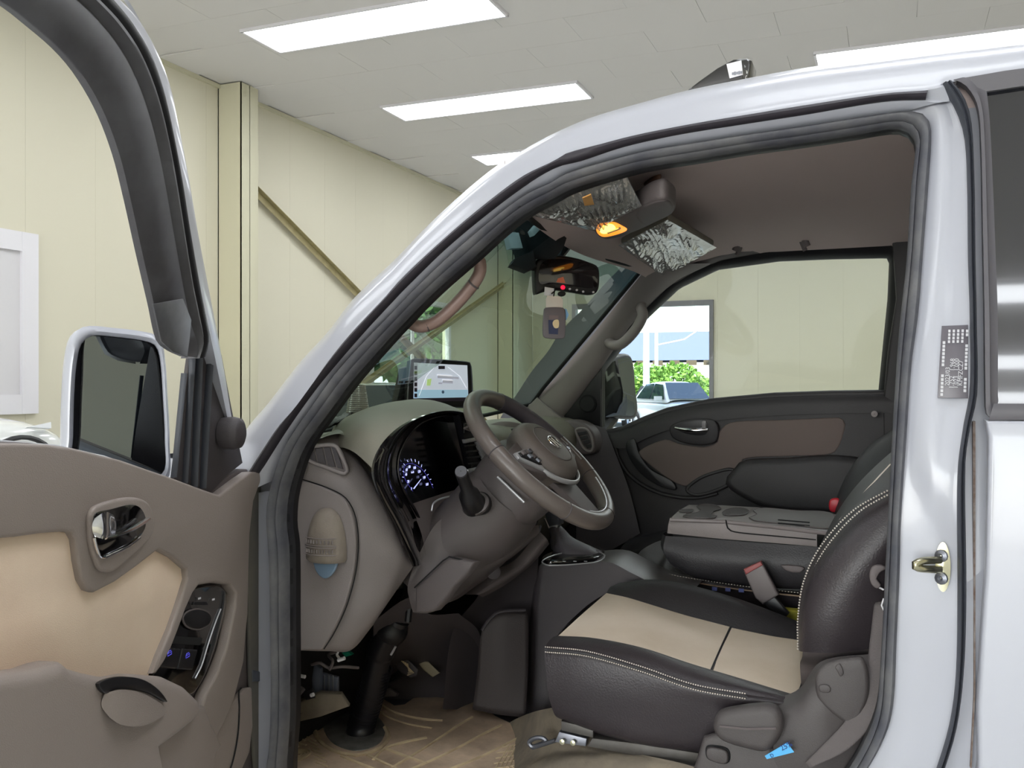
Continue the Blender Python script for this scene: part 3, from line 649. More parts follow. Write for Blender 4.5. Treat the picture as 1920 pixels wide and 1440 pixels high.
m = M(); m.strip(a, b, V((0, -.7, .7)), [(0, -.02), (.05, .0), (.3, .012), (.7, .012), (1, .0), (1.3, -.02)], 50); obj('belt_pad', m, MT['fshade'], fd, smooth=60)
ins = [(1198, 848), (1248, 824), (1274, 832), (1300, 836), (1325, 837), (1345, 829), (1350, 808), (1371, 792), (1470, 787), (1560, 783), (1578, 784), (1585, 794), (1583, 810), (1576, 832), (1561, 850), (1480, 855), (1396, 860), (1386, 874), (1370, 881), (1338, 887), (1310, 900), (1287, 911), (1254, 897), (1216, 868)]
m = M(); m.slab([sp(u, v, .04) for u, v in cr([(u, v, 0) for u, v in ins], 96, True) and [(p.x, p.y) for p in cr([(u, v, 0) for u, v in ins], 96, True)]], (0, -.012, 0), .005, 2); obj('fabric_insert', m, MT['beige_shade'], fd, smooth=50)
def pc(pts, n=48): return [(p.x, p.y) for p in cr([(u, v, 0) for u, v in pts], n, True)]
rec = [(1258, 800), (1290, 786), (1335, 786), (1348, 798), (1345, 826), (1325, 834), (1290, 832), (1262, 820)]
m = M(); m.slab([sp(u, v, .05) for u, v in pc(rec)], (0, -.012, 0), .005); hr = obj('handle_bezel', m, MT['fshade'], fd, smooth=50)
m = M(); m.slab([sp(u, v, .063) for u, v in pc([(1266, 798), (1290, 790), (1322, 789), (1328, 800), (1322, 815), (1296, 815), (1270, 806)])], (0, -.003, 0), .001); obj('handle_recess', m, MT['black'], fd, smooth=50)
m = M(); m.tube([sp(1265, 802, .07), sp(1285, 806, .08), sp(1305, 807, .083), sp(1327, 806, .075)], [.003, .006, .007, .004], 8, flat=.6); m.box(sp(1320, 797, .07), (.012, .01, .026)); obj('chrome_handle', m, MT['chrome'], fd, smooth=60)
arm = [(1380, 878), (1396, 862), (1480, 857), (1562, 852), (1640, 862), (1680, 880), (1680, 960), (1560, 958), (1450, 950), (1390, 925), (1365, 900)]
m = M(); m.slab([sp(u, v, .03) for u, v in pc(arm)], (0, -.075, 0), .02, 4); obj('armrest', m, MT['fshade'], fd, smooth=60)
cup = [(1288, 918), (1310, 898), (1340, 886), (1372, 880), (1378, 892), (1366, 908), (1335, 922), (1305, 928)]
m = M(); q = [sp(u, v, .05) for u, v in pc(cup, 40)]; m.tube(q, .006, 8, closed=True); m.slab([p+V((0, -.002, 0)) for p in q], (0, .01, 0), 0); obj('pull_cup', m, MT['fshade'], fd, smooth=60)
m = M(); m.tube(cr([sp(u, v, .045) for u, v in [(1150, 828), (1163, 865), (1185, 895), (1225, 920), (1270, 932), (1310, 933), (1345, 925)]], 40), .006, 8); obj('trim_ridge', m, MT['fshade'], fd, smooth=60)
m = M(); m.slab([sp(u, v, .045) for u, v in pc([(1175, 830), (1190, 822), (1200, 850), (1220, 878), (1262, 902), (1268, 918), (1240, 912), (1205, 890), (1182, 860)])], (0, -.008, 0), .003); obj('dark_arc_panel', m, MT['black'], fd, smooth=50)
m = M(); m.slab([sp(u, v, .01) for u, v in [(1050, 792), (1085, 748), (1113, 710), (1131, 690), (1131, 806), (1085, 800)]], (0, -.012, 0), .003); cp = obj('corner_panel', m, MT['black'], fd, smooth=40)
m = M(); m.lathe(sp(1103, 757, .022), (0, -1, 0), [(.03, 0), (.03, .006), (.024, .012), (.001, .014)], 24); obj('tweeter', m, MT['blackm'], fd)
m = M(); m.box(sp(1128, 750, .026), (.006, .006, .19)); obj('division_bar', m, MT['fshade'], fd)
m = M(); m.lathe(sp(1640, 775, .03), (0, -1, 0), [(.006, 0), (.006, .05), (.009, .055), (.009, .06), (.001, .062)], 12); obj('lock_knob', m, MT['trim'], fd)
# far door mirror
fmn = V((.75, -.66, 0)); fmp = at(1160, 725, 3.14)
hs = [(1127, 700), (1138, 676), (1160, 664), (1182, 664), (1190, 678), (1194, 720), (1196, 782), (1160, 786), (1128, 786)]
fmir = M(); fmir.slab([onp(u, v, fmp, fmn) for u, v in pc(hs)], -fmn*.09, .02, 3); fm = obj('far_mirror', fmir, mat('mirror_shell_grey', (92, 92, 94), .3), fd, smooth=50)
fm['label'] = 'right-hand mirror with a grey shell, seen through the far window'
m = M(); m.slab([onp(u, v, fmp+fmn*.001, fmn) for u, v in pc([(1131, 704), (1141, 684), (1162, 672), (1180, 672), (1186, 690), (1189, 776), (1160, 779), (1132, 779)])], fmn*.003, .001); obj('mirror_glass', m, MT['mirrord'], fd, smooth=30)
m = M(); m.tube([onp(1150, 784, fmp-fmn*.04, fmn), V((fmp.x-.02, 2.99, 1.33))], .02, 8); obj('mirror_arm', m, MT['black'], fd)
# far centre pillar trim and belt
m = M(); m.slab([sp(u, v, .035) for u, v in [(1672, 440), (1680, 560), (1664, 660), (1655, 760), (1660, 1150), (1850, 1150), (1850, 430)]], (0, .05, 0), .008); part('far_centre_pillar', m, 'fshade', smooth=40)
# grab handles
def handle(name, pts, r, mt, par=None, ends=None, lab=None):
    m = M(); m.tube(cr(pts, 36), r, 12); o = part(name, m, mt, smooth=80)
    return o
h1 = handle('grab_handle', [sp(1206, 566, -.0), sp(1202, 576, .045), sp(1205, 592, .065), sp(1190, 620, .072), sp(1165, 645, .072), sp(1150, 647, .06), sp(1140, 640, .03), sp(1134, 632, .0)], .0165, 'trim'); h1['label'] = 'taupe grab handle on the far windscreen pillar'
for u, v in ((1198, 572), (1137, 632)):
    m = M(); q = sp(u, v, .02); m.lathe(q, (0, -1, .1), [(.023, 0), (.023, .006), (.018, .008)], 20); obj('handle_base', m, MT['trim'], h1)
m_h2 = mat('brown_grab', (150, 124, 116), .4, bump=.2, bscale=500)
h2 = handle('grab_handle', [sd(868, 496, .10), sd(880, 486, .115), sd(897, 486, .13), sd(899, 512, .145), sd(875, 548, .15), sd(840, 585, .15), sd(812, 606, .145), sd(785, 612, .13), sd(762, 600, .115), sd(752, 592, .10)], .0125, m_h2); h2['label'] = 'brown grab handle on the near windscreen pillar'
for u, v, u2, v2 in ((880, 532, 884, 540), (812, 603, 808, 596)):
    pass
for c_, dd in ((sd(888, 533, .147), sd(875, 548, .15)), (sd(800, 611, .14), sd(812, 606, .145))):
    ax = (dd-c_).normalized(); m = M(); m.lathe(c_, ax, [(.0124, -.002), (.0136, 0), (.0124, .002)], 20); obj('joint_ring', m, MT['trimd'], h2)
# assist grip recess on far roof side
m = M(); q = [(1378, 470), (1392, 442), (1420, 432), (1470, 430), (1500, 436), (1514, 462)]
m.tube(cr([sp(u, v, .085) for u, v in q], 30), .010, 8); m.tube(cr([sp(u+4*(-1 if u > 1440 else 1), v+8, .075) for u, v in q], 30), .007, 8); gr = part('assist_grip', m, 'trimd', smooth=60)
# ------------------------------------------------------------------ sun visors in plastic film
def film(name, nrm, mb_pts, parent, seed, z):
    pass
MT['film'] = glass('plastic_film', (.93, .94, .93), rough=.1, refl=.33, haze=.26)
def filmmat():
    m = MT['film']; n = m.node_tree.nodes; l = m.node_tree.links
    tc = n.new('ShaderNodeTexCoord'); mp = n.new('ShaderNodeMapping'); mp.inputs['Rotation'].default_value = (0, 0, .9); mp.inputs['Scale'].default_value = (2.5, 15, 4)
    nz = n.new('ShaderNodeTexNoise'); nz.inputs['Scale'].default_value = 1.3; nz.inputs['Detail'].default_value = 1.5; l.new(tc.outputs['Object'], mp.inputs[0]); l.new(mp.outputs[0], nz.inputs['Vector'])
    bp = n.new('ShaderNodeBump'); bp.inputs['Strength'].default_value = 1; bp.inputs['Distance'].default_value = .007; l.new(nz.outputs[0], bp.inputs['Height'])
    for q in n:
        if q.type in ('BSDF_GLOSSY', 'FRESNEL'): l.new(bp.outputs[0], q.inputs['Normal'])
filmmat()
MT['visor'] = mat('visor_vinyl', (122, 116, 104), .6, bump=.2, bscale=500)
def visor(corners, z, lab, seed):
    pts = [atz(u, v, z+dz) if dz < 1 else at(u, v, dz) for u, v, dz in corners]; c = sum(pts, V())/len(pts)
    n_ = (pts[1]-pts[0]).cross(pts[-1]-pts[0]).normalized(); n_ = n_ if n_.z > 0 else -n_
    m = M(); m.slab(pts, n_*.018, .006, 3); o = part('sun_visor', m, 'visor', smooth=50); o['label'] = lab
    rnd = random.Random(seed); b = cr(pts+[pts[0]], 40)[:-1]
    # crumpled loose film sheet under the visor: pleated grid
    g = []; G = 44
    p00, p10, p11, p01 = pts[0], pts[len(pts)//4], pts[len(pts)//2], pts[-1]
    if len(pts) == 4: p00, p10, p11, p01 = pts
    fr_ = [(rnd.uniform(20, 60), rnd.uniform(8, 26), rnd.uniform(0, 6), rnd.uniform(.0006, .0022)) for _ in range(9)]
    for i in range(G):
        r = []
        for j in range(G):
            s, t = i/(G-1), j/(G-1); s2, t2 = -.03+1.06*s, -.03+1.06*t
            p = p00*(1-s2)*(1-t2)+p10*s2*(1-t2)+p11*s2*t2+p01*(1-s2)*t2
            h = sum(a*math.sin(f1*s+f2*t+ph) for f1, f2, ph, a in fr_); h = abs(h)
            ed = min(s, 1-s, t, 1-t)*8
            r.append(p-n_*(.004+h*2.4*min(1, ed)+.0))
        g.append(r)
    m = M(); m.grid(g); obj('plastic_wrap', m, MT['film'], o, smooth=80)
    return o
v1 = visor([(1000, 398, 1.65), (1165, 322, 1.645), (1198, 382, 0), (1112, 428, 0)], 1.842, 'near sun visor wrapped in crumpled clear film', 3)
v2 = visor([(1165, 458, 0), (1252, 412, 0), (1338, 462, 0), (1246, 515, 0)], 1.845, 'far sun visor wrapped in crumpled clear film', 5)
m = M(); m.slab([atz(u, v, 1.828) for u, v in ((1092, 372), (1108, 365), (1114, 384), (1096, 386))], (0, 0, .002), 0); obj('warning_label', m, mat('orange_sticker', (214, 160, 90), .5), v1, smooth=0)
# map lamp pod
pd = pc([(1113, 436), (1118, 424), (1150, 408), (1190, 395), (1222, 378), (1250, 374), (1267, 388), (1262, 402), (1230, 418), (1200, 432), (1160, 446), (1128, 448)])
m = M(); m.slab([atz(u, v, 1.838) for u, v in pd], (0, 0, .04), .008, 3); pod = part('roof_console', m, 'trimd', smooth=60)
m = M(); m.slab([atz(u, v, 1.836) for u, v in pc([(1192, 402), (1222, 382), (1250, 378), (1262, 389), (1256, 400), (1228, 413), (1204, 420)])], (0, 0, .01), .004, 2); obj('glasses_holder', m, MT['trimd'], pod, smooth=60)
m = M(); m.slab([atz(u, v, 1.836) for u, v in pc([(1118, 434), (1124, 423), (1150, 418), (1165, 424), (1176, 432), (1150, 442), (1128, 444)], 30)], (0, 0, .006), .002); obj('lamp_lens', m, mat('amber_lit_lens', (240, 170, 60), .3, emit=1.2, ecol=(255, 150, 40)), pod, smooth=60)
m = M(); m.slab([atz(u, v, 1.834) for u, v in pc([(1124, 432), (1132, 424), (1147, 422), (1154, 429), (1142, 437), (1128, 438)], 24)], (0, 0, .003), .001); obj('lamp_bulb', m, mat('lit_bulb', (255, 220, 120), .3, emit=3.5, ecol=(255, 205, 90)), pod, smooth=60)
m = M(); m.tube([atz(1140, 436, 1.833), atz(1162, 428, 1.833)], .003, 6); obj('lamp_switch', m, MT['silver'], pod)
m = M(); m.slab([atz(u, v, 1.905) for u, v in pc([(1207, 348), (1222, 338), (1240, 336), (1226, 346)], 20)], (0, 0, .01), .002); part('visor_clip', m, mat('tan_hook', (130, 96, 76), .6), smooth=50)
# ------------------------------------------------------------------ rear-view mirror and the things round it
Ym = 2.10
mo = pc([(1004, 540), (1003, 510), (1006, 490), (1018, 482), (1040, 478), (1075, 482), (1108, 492), (1122, 500), (1125, 520), (1122, 545), (1112, 552), (1075, 547), (1040, 543), (1015, 549), (1006, 552)], 60)
mn = V((.62, -.78, 0)).normalized(); Pm = at(1064, 515, Ym)
m = M(); m.slab([onp(u, v, Pm, mn) for u, v in mo], -mn*.03, .006, 3); rv = part('rear_view_mirror', m, 'black', smooth=50)
m = M(); m.slab([onp(u, v, Pm+mn*.001, mn) for u, v in pc([(1012, 532), (1012, 500), (1024, 488), (1060, 486), (1106, 497), (1119, 506), (1120, 530), (1116, 540), (1075, 537), (1040, 532)], 50)], mn*.002, .0005); obj('mirror_face', m, mat('dark_mirror_face', (40, 36, 38), .03, .4, coat=1), rv, smooth=30)
def dot(u, v, r, mt, nm, h=.003):
    m = M(); m.lathe(onp(u, v, Pm+mn*.0, mn), mn, [(r, 0), (r, h), (r*.6, h+.001), (.0002, h+.001)], 12); return obj(nm, m, mt, rv)
MT['red'] = mat('red_led', (230, 30, 70), .3, emit=1.2, ecol=(255, 20, 60)); MT['orange'] = mat('orange_reflection_tint', (230, 130, 100), .5)
dot(1055, 539, .0052, MT['red'], 'indicator')
for u, v in ((1068, 542), (1081, 544), (1093, 547), (1112, 548)): dot(u, v, .0026, MT['text'], 'button')
m = M(); m.slab([onp(u, v, Pm+mn*.003, mn) for u, v in ((1043, 529), (1046, 522), (1056, 519), (1060, 531))], mn*.001, 0); obj('painted_reflection', m, MT['orange'], rv, smooth=0)  # orange reflection in the mirror, painted as a flat patch
m = M(); m.tube([at(1040, 490, 2.15), at(1062, 465, 2.2), at(1072, 448, 2.22)], [.012, .01, .012], 8); obj('mirror_stem', m, MT['black'], rv)
# black electronic boxes fixed to the glass (dash camera) and its bracket
q = [(950, 436), (962, 405), (1000, 402), (1030, 420), (1068, 448), (1058, 470), (1040, 500), (1012, 480), (1008, 508), (962, 496), (958, 482), (985, 466), (975, 440)]
dc = empty('dash_camera', at(1000, 460, 2.1), 'black dash camera box with a white side stuck behind the rear-view mirror', 'camera')
m = M(); m.slab([at(u, v, 2.04) for u, v in [(966, 436), (975, 412), (1010, 408), (1040, 424), (1064, 446), (1058, 464), (1042, 486), (1006, 486), (1003, 508), (990, 506), (985, 480)]], (-.05, .05, .01), .004); obj('housing', m, MT['blackm'], dc, smooth=40)
m = M(); m.slab([at(u, v, 2.0) for u, v in [(958, 496), (966, 484), (1000, 470), (1006, 500), (990, 508)]], (-.03, .05, 0), .003); obj('lens_block', m, MT['blackm'], dc, smooth=40)
m = M(); m.slab([at(u, v, 1.99) for u, v in [(950, 434), (973, 436), (981, 465), (958, 466)]], (-.02, .02, 0), .002); obj('white_box', m, MT['white'], dc, smooth=40)
m = M(); m.slab([at(u, v, 1.99) for u, v in [(998, 432), (1008, 420), (1016, 422), (1012, 432), (1002, 442)]], (-.02, .02, 0), .002); obj('white_tab', m, MT['white'], dc, smooth=40)
m = M(); m.tube(cr([at(1052, 482, 2.12), at(1058, 460, 2.15), at(1070, 445, 2.18), at(1066, 436, 2.2)], 16), .003, 6); obj('cable', m, MT['blackm'], dc)
# cards hanging under the mirror
hp = at(1040, 590, 2.06); cn = V((.5, -.86, 0)).normalized()
def hc(u, v, o): return onp(u, v, hp+cn*o, cn)
cd = empty('hanging_card_holder', hp, 'grey card holder hanging on a cord under the rear-view mirror', 'card holder')
m = M(); m.slab([hc(u, v, 0) for u, v in pc([(1019, 580), (1022, 577), (1054, 577), (1059, 582), (1059, 630), (1055, 635), (1022, 634), (1017, 628)], 40)], cn*.006, .002); obj('holder', m, mat('grey_holder', (104, 98, 102), .5), cd, smooth=50)
m = M(); m.slab([hc(u, v, .0065) for u, v in ((1028, 600), (1047, 601), (1046, 627), (1029, 626))], cn*.001, 0); pic = obj('picture', m, mat('navy_print', (44, 52, 86), .5), cd, smooth=0)
m = M(); m.slab([hc(u, v, .0076) for u, v in pc([(1036, 606), (1040, 600), (1047, 600), (1047, 614), (1040, 615)], 20)], cn*.0006, 0); obj('cream_disc', m, mat('cream_print', (226, 204, 160), .5), cd, smooth=0)
m = M(); m.slab([hc(u, v, .0065) for u, v in ((1029, 591), (1047, 592), (1047, 598), (1029, 598))], cn*.001, 0); obj('print_strip', m, mat('rosy_print', (120, 104, 106), .5), cd, smooth=0)
m = M(); m.slab([hc(u, v, -.003) for u, v in ((1023, 560), (1026, 554), (1050, 556), (1055, 562), (1055, 578), (1023, 577))], cn*.004, .001); obj('cream_tag', m, mat('cream_card', (222, 214, 204), .6), cd, smooth=40)
m = M(); m.slab([hc(u, v, -.004) for u, v in ((1055, 578), (1062, 580), (1066, 590), (1062, 600), (1056, 602))], cn*.003, .001); obj('blue_tag', m, mat('pale_blue_card', (130, 180, 226), .5), cd, smooth=40)
m = M(); m.slab([hc(u, v, -.006) for u, v in ((1021, 538), (1040, 541), (1038, 556), (1020, 554))], cn*.003, .001); obj('white_tag', m, MT['white'], cd, smooth=40)
m = M(); m.ball(hc(1053, 551, 0), .008, 12, (1.3, .6, .8)); m.tube([hc(1040, 535, 0), hc(1040, 545, 0), hc(1038, 556, 0)], .0015, 6); m.tube([hc(1041, 545, 0), hc(1034, 551, 0)], .0015, 6); obj('cord_knot', m, MT['blackm'], cd)

m = M(); m.slab([at(u, v, 2.875) for u, v in ((975, 766), (994, 757), (1006, 745), (1062, 792), (1050, 806), (1000, 800), (965, 790))], (0, .05, 0), .006); part('far_pillar_foot', m, 'trim', smooth=50)
# ================================================================== DASHBOARD
def sec(y, dx=0): return [V((x+dx, y, z)) for x, z in ((-1.22, 1.375), (-1.12, 1.392), (-1.0, 1.39), (-.945, 1.375), (-.925, 1.34), (-.93, 1.22), (-.95, 1.10), (-1.02, 1.0), (-1.2, .96))]
rows = [cr(sec(y, dx), 30) for y, dx in ((1.66, -.10), (1.75, -.10), (2.0, -.10), (2.12, -.07), (2.22, 0), (2.5, .0), (2.7, .0), (2.85, .01), (2.92, .0))]
m = M(); m.grid(rows); dash = part('dashboard', m, mat('dash_vinyl', (128, 124, 112), .45, bump=.3, bscale=500), smooth=60)
# left end of the dash: side face, ridge and the narrow rear face
G_ = [[(600, 822, 1.60), (622, 815, 1.62), (638, 812, 1.64), (655, 812, 1.70)],
      [(562, 862, 1.555), (612, 852, 1.57), (652, 845, 1.61), (668, 850, 1.66)],
      [(550, 892, 1.55), (622, 895, 1.56), (677, 880, 1.60), (690, 878, 1.66)],
      [(543, 940, 1.55), (640, 945, 1.56), (705, 932, 1.60), (722, 935, 1.665)],
      [(541, 1000, 1.55), (660, 1000, 1.56), (727, 978, 1.60), (755, 1000, 1.67)],
      [(541, 1040, 1.55), (666, 1050, 1.565), (746, 1037, 1.61), (776, 1058, 1.68)],
      [(541, 1090, 1.55), (662, 1090, 1.57), (737, 1076, 1.615), (768, 1072, 1.68)],
      [(541, 1150, 1.55), (645, 1152, 1.57), (712, 1140, 1.615), (740, 1112, 1.68)],
      [(541, 1212, 1.555), (612, 1214, 1.57), (662, 1212, 1.61), (704, 1165, 1.67)],
      [(541, 1219, 1.575), (615, 1221, 1.59), (658, 1219, 1.63), (700, 1172, 1.69)]]
m = surf(G_, 34, 44); m2 = M(); o = obj('dash_end', m, MT['trim'], dash, smooth=80)
# top skin between the end vent and the instrument hood
m = surf([[(585, 826, 1.57), (640, 814, 1.60), (668, 850, 1.655), (692, 878, 1.66), (705, 915, 1.662)],
          [(600, 818, 1.66), (655, 800, 1.68), (700, 820, 1.69), (712, 850, 1.69), (712, 905, 1.685)],
          [(650, 800, 1.80), (690, 785, 1.78), (725, 800, 1.74), (730, 820, 1.72), (716, 880, 1.70)],
          [(700, 780, 1.95), (745, 764, 1.90), (790, 757, 1.84), (780, 780, 1.80), (745, 815, 1.74)]], 24, 20); obj('dash_shoulder', m, dash.data.materials[0], dash, smooth=80)
# instrument hood
O_ = [(778, 1062), (745, 985), (712, 922), (701, 882), (712, 845), (740, 810), (775, 787), (825, 771), (870, 774), (892, 790)]
I_ = [(800, 1050), (782, 975), (750, 915), (741, 882), (744, 852), (757, 822), (779, 797), (812, 781), (857, 778), (872, 790)]
T_ = [(700, 781), (745, 764), (792, 757), (835, 757), (868, 764), (890, 778)]
on = cr([atx(u, v, -.865) for u, v in O_], 60); inn = cr([atx(u, v, -.925) for u, v in I_], 60)
hb = [V((-1.10, y, z)) for y, z in ((1.66, 1.36), (1.70, 1.41), (1.78, 1.435), (1.9, 1.445), (2.05, 1.44), (2.16, 1.41), (2.22, 1.38))]
ho = cr([atx(u, v, -.87) for u, v in O_[3:]], 30)
rows = []
hbc = cr(hb, 30)
for k in range(10):
    t = k/9; rows.append([a.lerp(b, t)+V((0, 0, .022*math.sin(math.pi*t))) for a, b in zip(ho, hbc)])
m = M(); m.grid(rows); hood = obj('instrument_hood', m, dash.data.materials[0], dash, smooth=80)
m = M(); m.strip(on, inn, V((1, -.2, .1)), [(0, -.006), (.04, .002), (.25, .008), (.55, .002), (.8, -.002), (.93, .004), (1, -.01)], 60); obj('gloss_surround', m, MT['piano'], dash, smooth=70)
m = M(); m.tube([p+V((.006, 0, 0)) for p in inn], .0035, 8); obj('bright_lip', m, mat('smoked_chrome', (90, 88, 92), .12, 1.0), dash, smooth=70)
face = [(741, 860), (757, 820), (779, 795), (812, 779), (862, 776), (876, 800), (905, 900), (905, 925), (860, 918), (770, 948), (800, 1060), (770, 980), (748, 915)]
m = M(); m.slab([atx(u, v, -.965) for u, v in [(735, 882), (740, 850), (757, 818), (779, 793), (812, 777), (868, 774), (888, 830), (912, 925), (860, 935), (770, 958), (745, 920)]], (-.01, 0, 0), 0); cl = obj('instrument_panel', m, mat('instrument_face', (10, 11, 18), .15, coat=.5), dash, smooth=0)
m = M(); wl_ = [inn[i] for i in range(10, 60)]; m.grid([wl_, [V((-.965, p.y+(.012 if p.y < 1.8 else 0), p.z-.004)) for p in wl_]]); obj('panel_wall', m, MT['blackm'], dash, smooth=70)
# speedometer
MT['gauge'] = mat('gauge_glow', (200, 205, 255), .5, emit=1.0, ecol=(190, 196, 255))
MT['gaugeb'] = mat('gauge_blue', (90, 90, 220), .5, emit=.2, ecol=(90, 80, 230))
XG = -.957
gp = M(); ctr = atx(785, 903, XG)
num = [('0', 772, 916), ('20', 765.5, 902.5), ('40', 761.5, 889.5), ('60', 762.5, 880.5), ('80', 768, 875), ('100', 777, 877), ('120', 785.7, 884), ('140', 795, 895), ('160', 800.5, 908)]
for s_, u, v in num:
    p = atx(u, v, XG); w_ = .0045*len(s_)*.55; q = text(s_, p+V((0, -w_/2-.002, -.003)), (0, 1, 0), (0, 0, 1), .0085); gp.add(q.v, q.f)
obj('speed_numerals', gp, MT['gauge'], cl, smooth=0)
gp = M(); el = []
for u, v in ((757, 895), (757.5, 885), (759, 872), (765, 866), (772, 864.5), (779, 866), (785, 870), (790, 876), (796, 884), (801, 891), (806, 899), (809, 908)):
    p = atx(u, v, XG); d = (p-ctr); d.x = 0; d.normalize(); gp.tube([p, p+d*.006], .0008, 4)
obj('scale_marks', gp, MT['gauge'], cl, smooth=0)
gp = M(); gp.tube([atx(776, 916, XG+.003), atx(789.5, 898.5, XG+.003)], [.0014, .0007], 6); obj('needle', gp, MT['gauge'], cl)
gp = M(); gp.tube(cr([atx(u, v, XG) for u, v in ((774, 921), (759, 897), (757, 880), (762, 871), (770, 869), (780, 872), (793, 882), (805, 900), (812, 915))], 40), .0006, 5); obj('gauge_ring', gp, MT['gaugeb'], cl)
q = text('km/h', atx(771, 887.5, XG), (0, 1, 0), (0, 0, 1), .006); obj('unit_print', q, MT['gauge'], cl, smooth=0)
# trim under the instruments
m = surf([[(768, 946, 1.74), (810, 932, 1.80), (858, 917, 1.88), (905, 905, 1.98)], [(790, 1000, 1.72), (820, 985, 1.78), (850, 965, 1.84), (905, 930, 1.95)], [(800, 1050, 1.72), (825, 1040, 1.76), (840, 1020, 1.8), (880, 990, 1.86)]], 16, 12); obj('lower_surround', m, MT['trimd'], dash, smooth=80)
m = M(); m.tube(cr([at(809, 958, 1.74), at(812, 945, 1.75), at(822, 937, 1.77), at(834, 933, 1.79), at(848, 930, 1.81)], 20), .002, 8); obj('silver_ring', m, MT['silver'], dash)
# slot strip beside the gloss surround
for k, (u, v) in enumerate(((708, 930), (714, 942), (720, 955), (726, 967))):
    m = M(); m.slab([at(u-4, v-8, 1.625), at(u+3, v-9, 1.645), at(u+8, v+2, 1.645), at(u+1, v+3, 1.625)], (.003, -.004, 0), .001); obj('vent_slot', m, MT['black'], dash, smooth=0)
m = M(); m.tube(cr([at(677, 877, 1.635), at(690, 900, 1.64), at(706, 922, 1.642), at(712, 930, 1.642)], 16), .003, 6); obj('slot_groove', m, MT['black'], dash)
m = M(); m.slab([at(728, 972, 1.625), at(734, 971, 1.645), at(739, 981, 1.645), at(733, 982, 1.625)], (.004, -.003, 0), .001); obj('push_button', m, MT['trimdd'], dash, smooth=0)
m = M(); m.slab([at(u, v, 1.632) for u, v in pc([(737, 988), (742, 986), (756, 1010), (756, 1022), (750, 1020), (740, 1003)], 24)], (.006, -.006, 0), .002); obj('blank_button', m, MT['trimd'], dash, smooth=50)
# demister vent on the dash end
vo = [(569, 842), (590, 837), (627, 836), (640, 855), (651, 883), (645, 888), (610, 876), (584, 866), (572, 856)]
def vY(u): return 1.548+.03*max(0, (u-560)/90)
def ve(u, v, o=0): return at(u, v, vY(u)+o-.004)
m = M(); q = [ve(u, v, -.004) for u, v in pc(vo, 40)]; m.tube(q, .004, 8, closed=True); m.slab([p+V((0, .004, 0)) for p in q], (0, .006, 0), 0); ev = obj('end_vent', m, MT['trim'], dash, smooth=60)
for a, b, c, d in (((578, 845), (589, 842), (594, 866), (582, 862)), ((592, 841), (605, 839), (612, 871), (597, 867)), ((608, 839), (619, 838), (630, 876), (615, 872)), ((622, 838), (630, 838), (644, 880), (633, 877))):
    m = M(); m.slab([ve(*p, -.003) for p in (a, b, c, d)], (0, -.002, 0), .001); s_ = obj('louvre', m, MT['trimdd'], dash, smooth=0)
# side cover with seam
sc_ = [(552, 896), (579, 903), (618, 917), (647, 934), (664, 965), (670, 1004), (669, 1050), (662, 1090), (647, 1140), (625, 1187), (606, 1217)]
cv = cr([(u, v, 0) for u, v in sc_], 40)
m = M(); m.slab([at(p.x, p.y, 1.551+.02*max(0, (p.x-640)/60)) for p in cv]+[at(543, 1217, 1.549), at(542, 1100, 1.547), at(542, 1000, 1.547), at(546, 930, 1.547)], (0, -.008, 0), .004, 3); obj('side_cover', m, MT['trim'], dash, smooth=50)
m = M(); m.tube([at(p.x+1.5, p.y, 1.55+.02*max(0, (p.x-640)/60)) for p in cv], .0012, 6); obj('cover_seam', m, MT['blackm'], dash)
# domed pull-out holder
c = at(614, 1046, 1.548); m = M(); rows = []
for i in range(15):
    ph = (math.pi/2)*i/14; r = []
    for j in range(25):
        th = math.pi*j/24; r.append(c+V((.044*math.cos(th)*math.sin(ph)**.8, -.034*math.sin(th)*math.sin(ph)**.8, .098*math.cos(ph)**.9)))
    rows.append(r)
rows.append([c+V(((p-c).x*.9, (p-c).y*.85, -.006)) for p in rows[-1]])
m.grid(rows); dm = obj('domed_holder', m, mat('dusty_taupe', (146, 136, 124), .6, bump=.3, bscale=500, c2=(132, 122, 114), vscale=20), dash, smooth=70)
m = M()
for z0_, n_ in ((.030, 9), (.012, 11)):
    m.tube([c+V((.046*math.cos(a), -.0365*math.sin(a)-.0003, z0_+.013)) for a in [math.pi*(.22+.56*k/16) for k in range(17)]], .0009, 5)
    m.tube([c+V((.046*math.cos(a), -.0365*math.sin(a)-.0003, z0_-.001)) for a in [math.pi*(.22+.56*k/16) for k in range(17)]], .0009, 5)
    for k in range(n_):
        a = math.pi*(.28+.44*k/(n_-1)); p = c+V((.0455*math.cos(a), -.036*math.sin(a), z0_+.006)); m.box(p, (.0022, .0022, .007), Matrix.Rotation(a+.3*(k % 2), 3, 'Z'))
obj('raised_letters', m, MT['trim'], dash)
m = M(); m.tube(cr([at(582, 1050, 1.55), at(583, 1066, 1.55), at(592, 1080, 1.55), at(604, 1086, 1.55)], 14), .0025, 6); obj('holder_groove', m, MT['trimdd'], dash)
m = M(); m.slab([at(u, v, 1.541) for u, v in pc([(592, 1046), (634, 1046), (634, 1062), (624, 1078), (612, 1084), (600, 1076), (593, 1062)], 30)], (0, -.008, 0), .003); obj('blue_tongue', m, mat('blue_grey_plastic', (122, 146, 170), .15, coat=.5), dash, smooth=50)
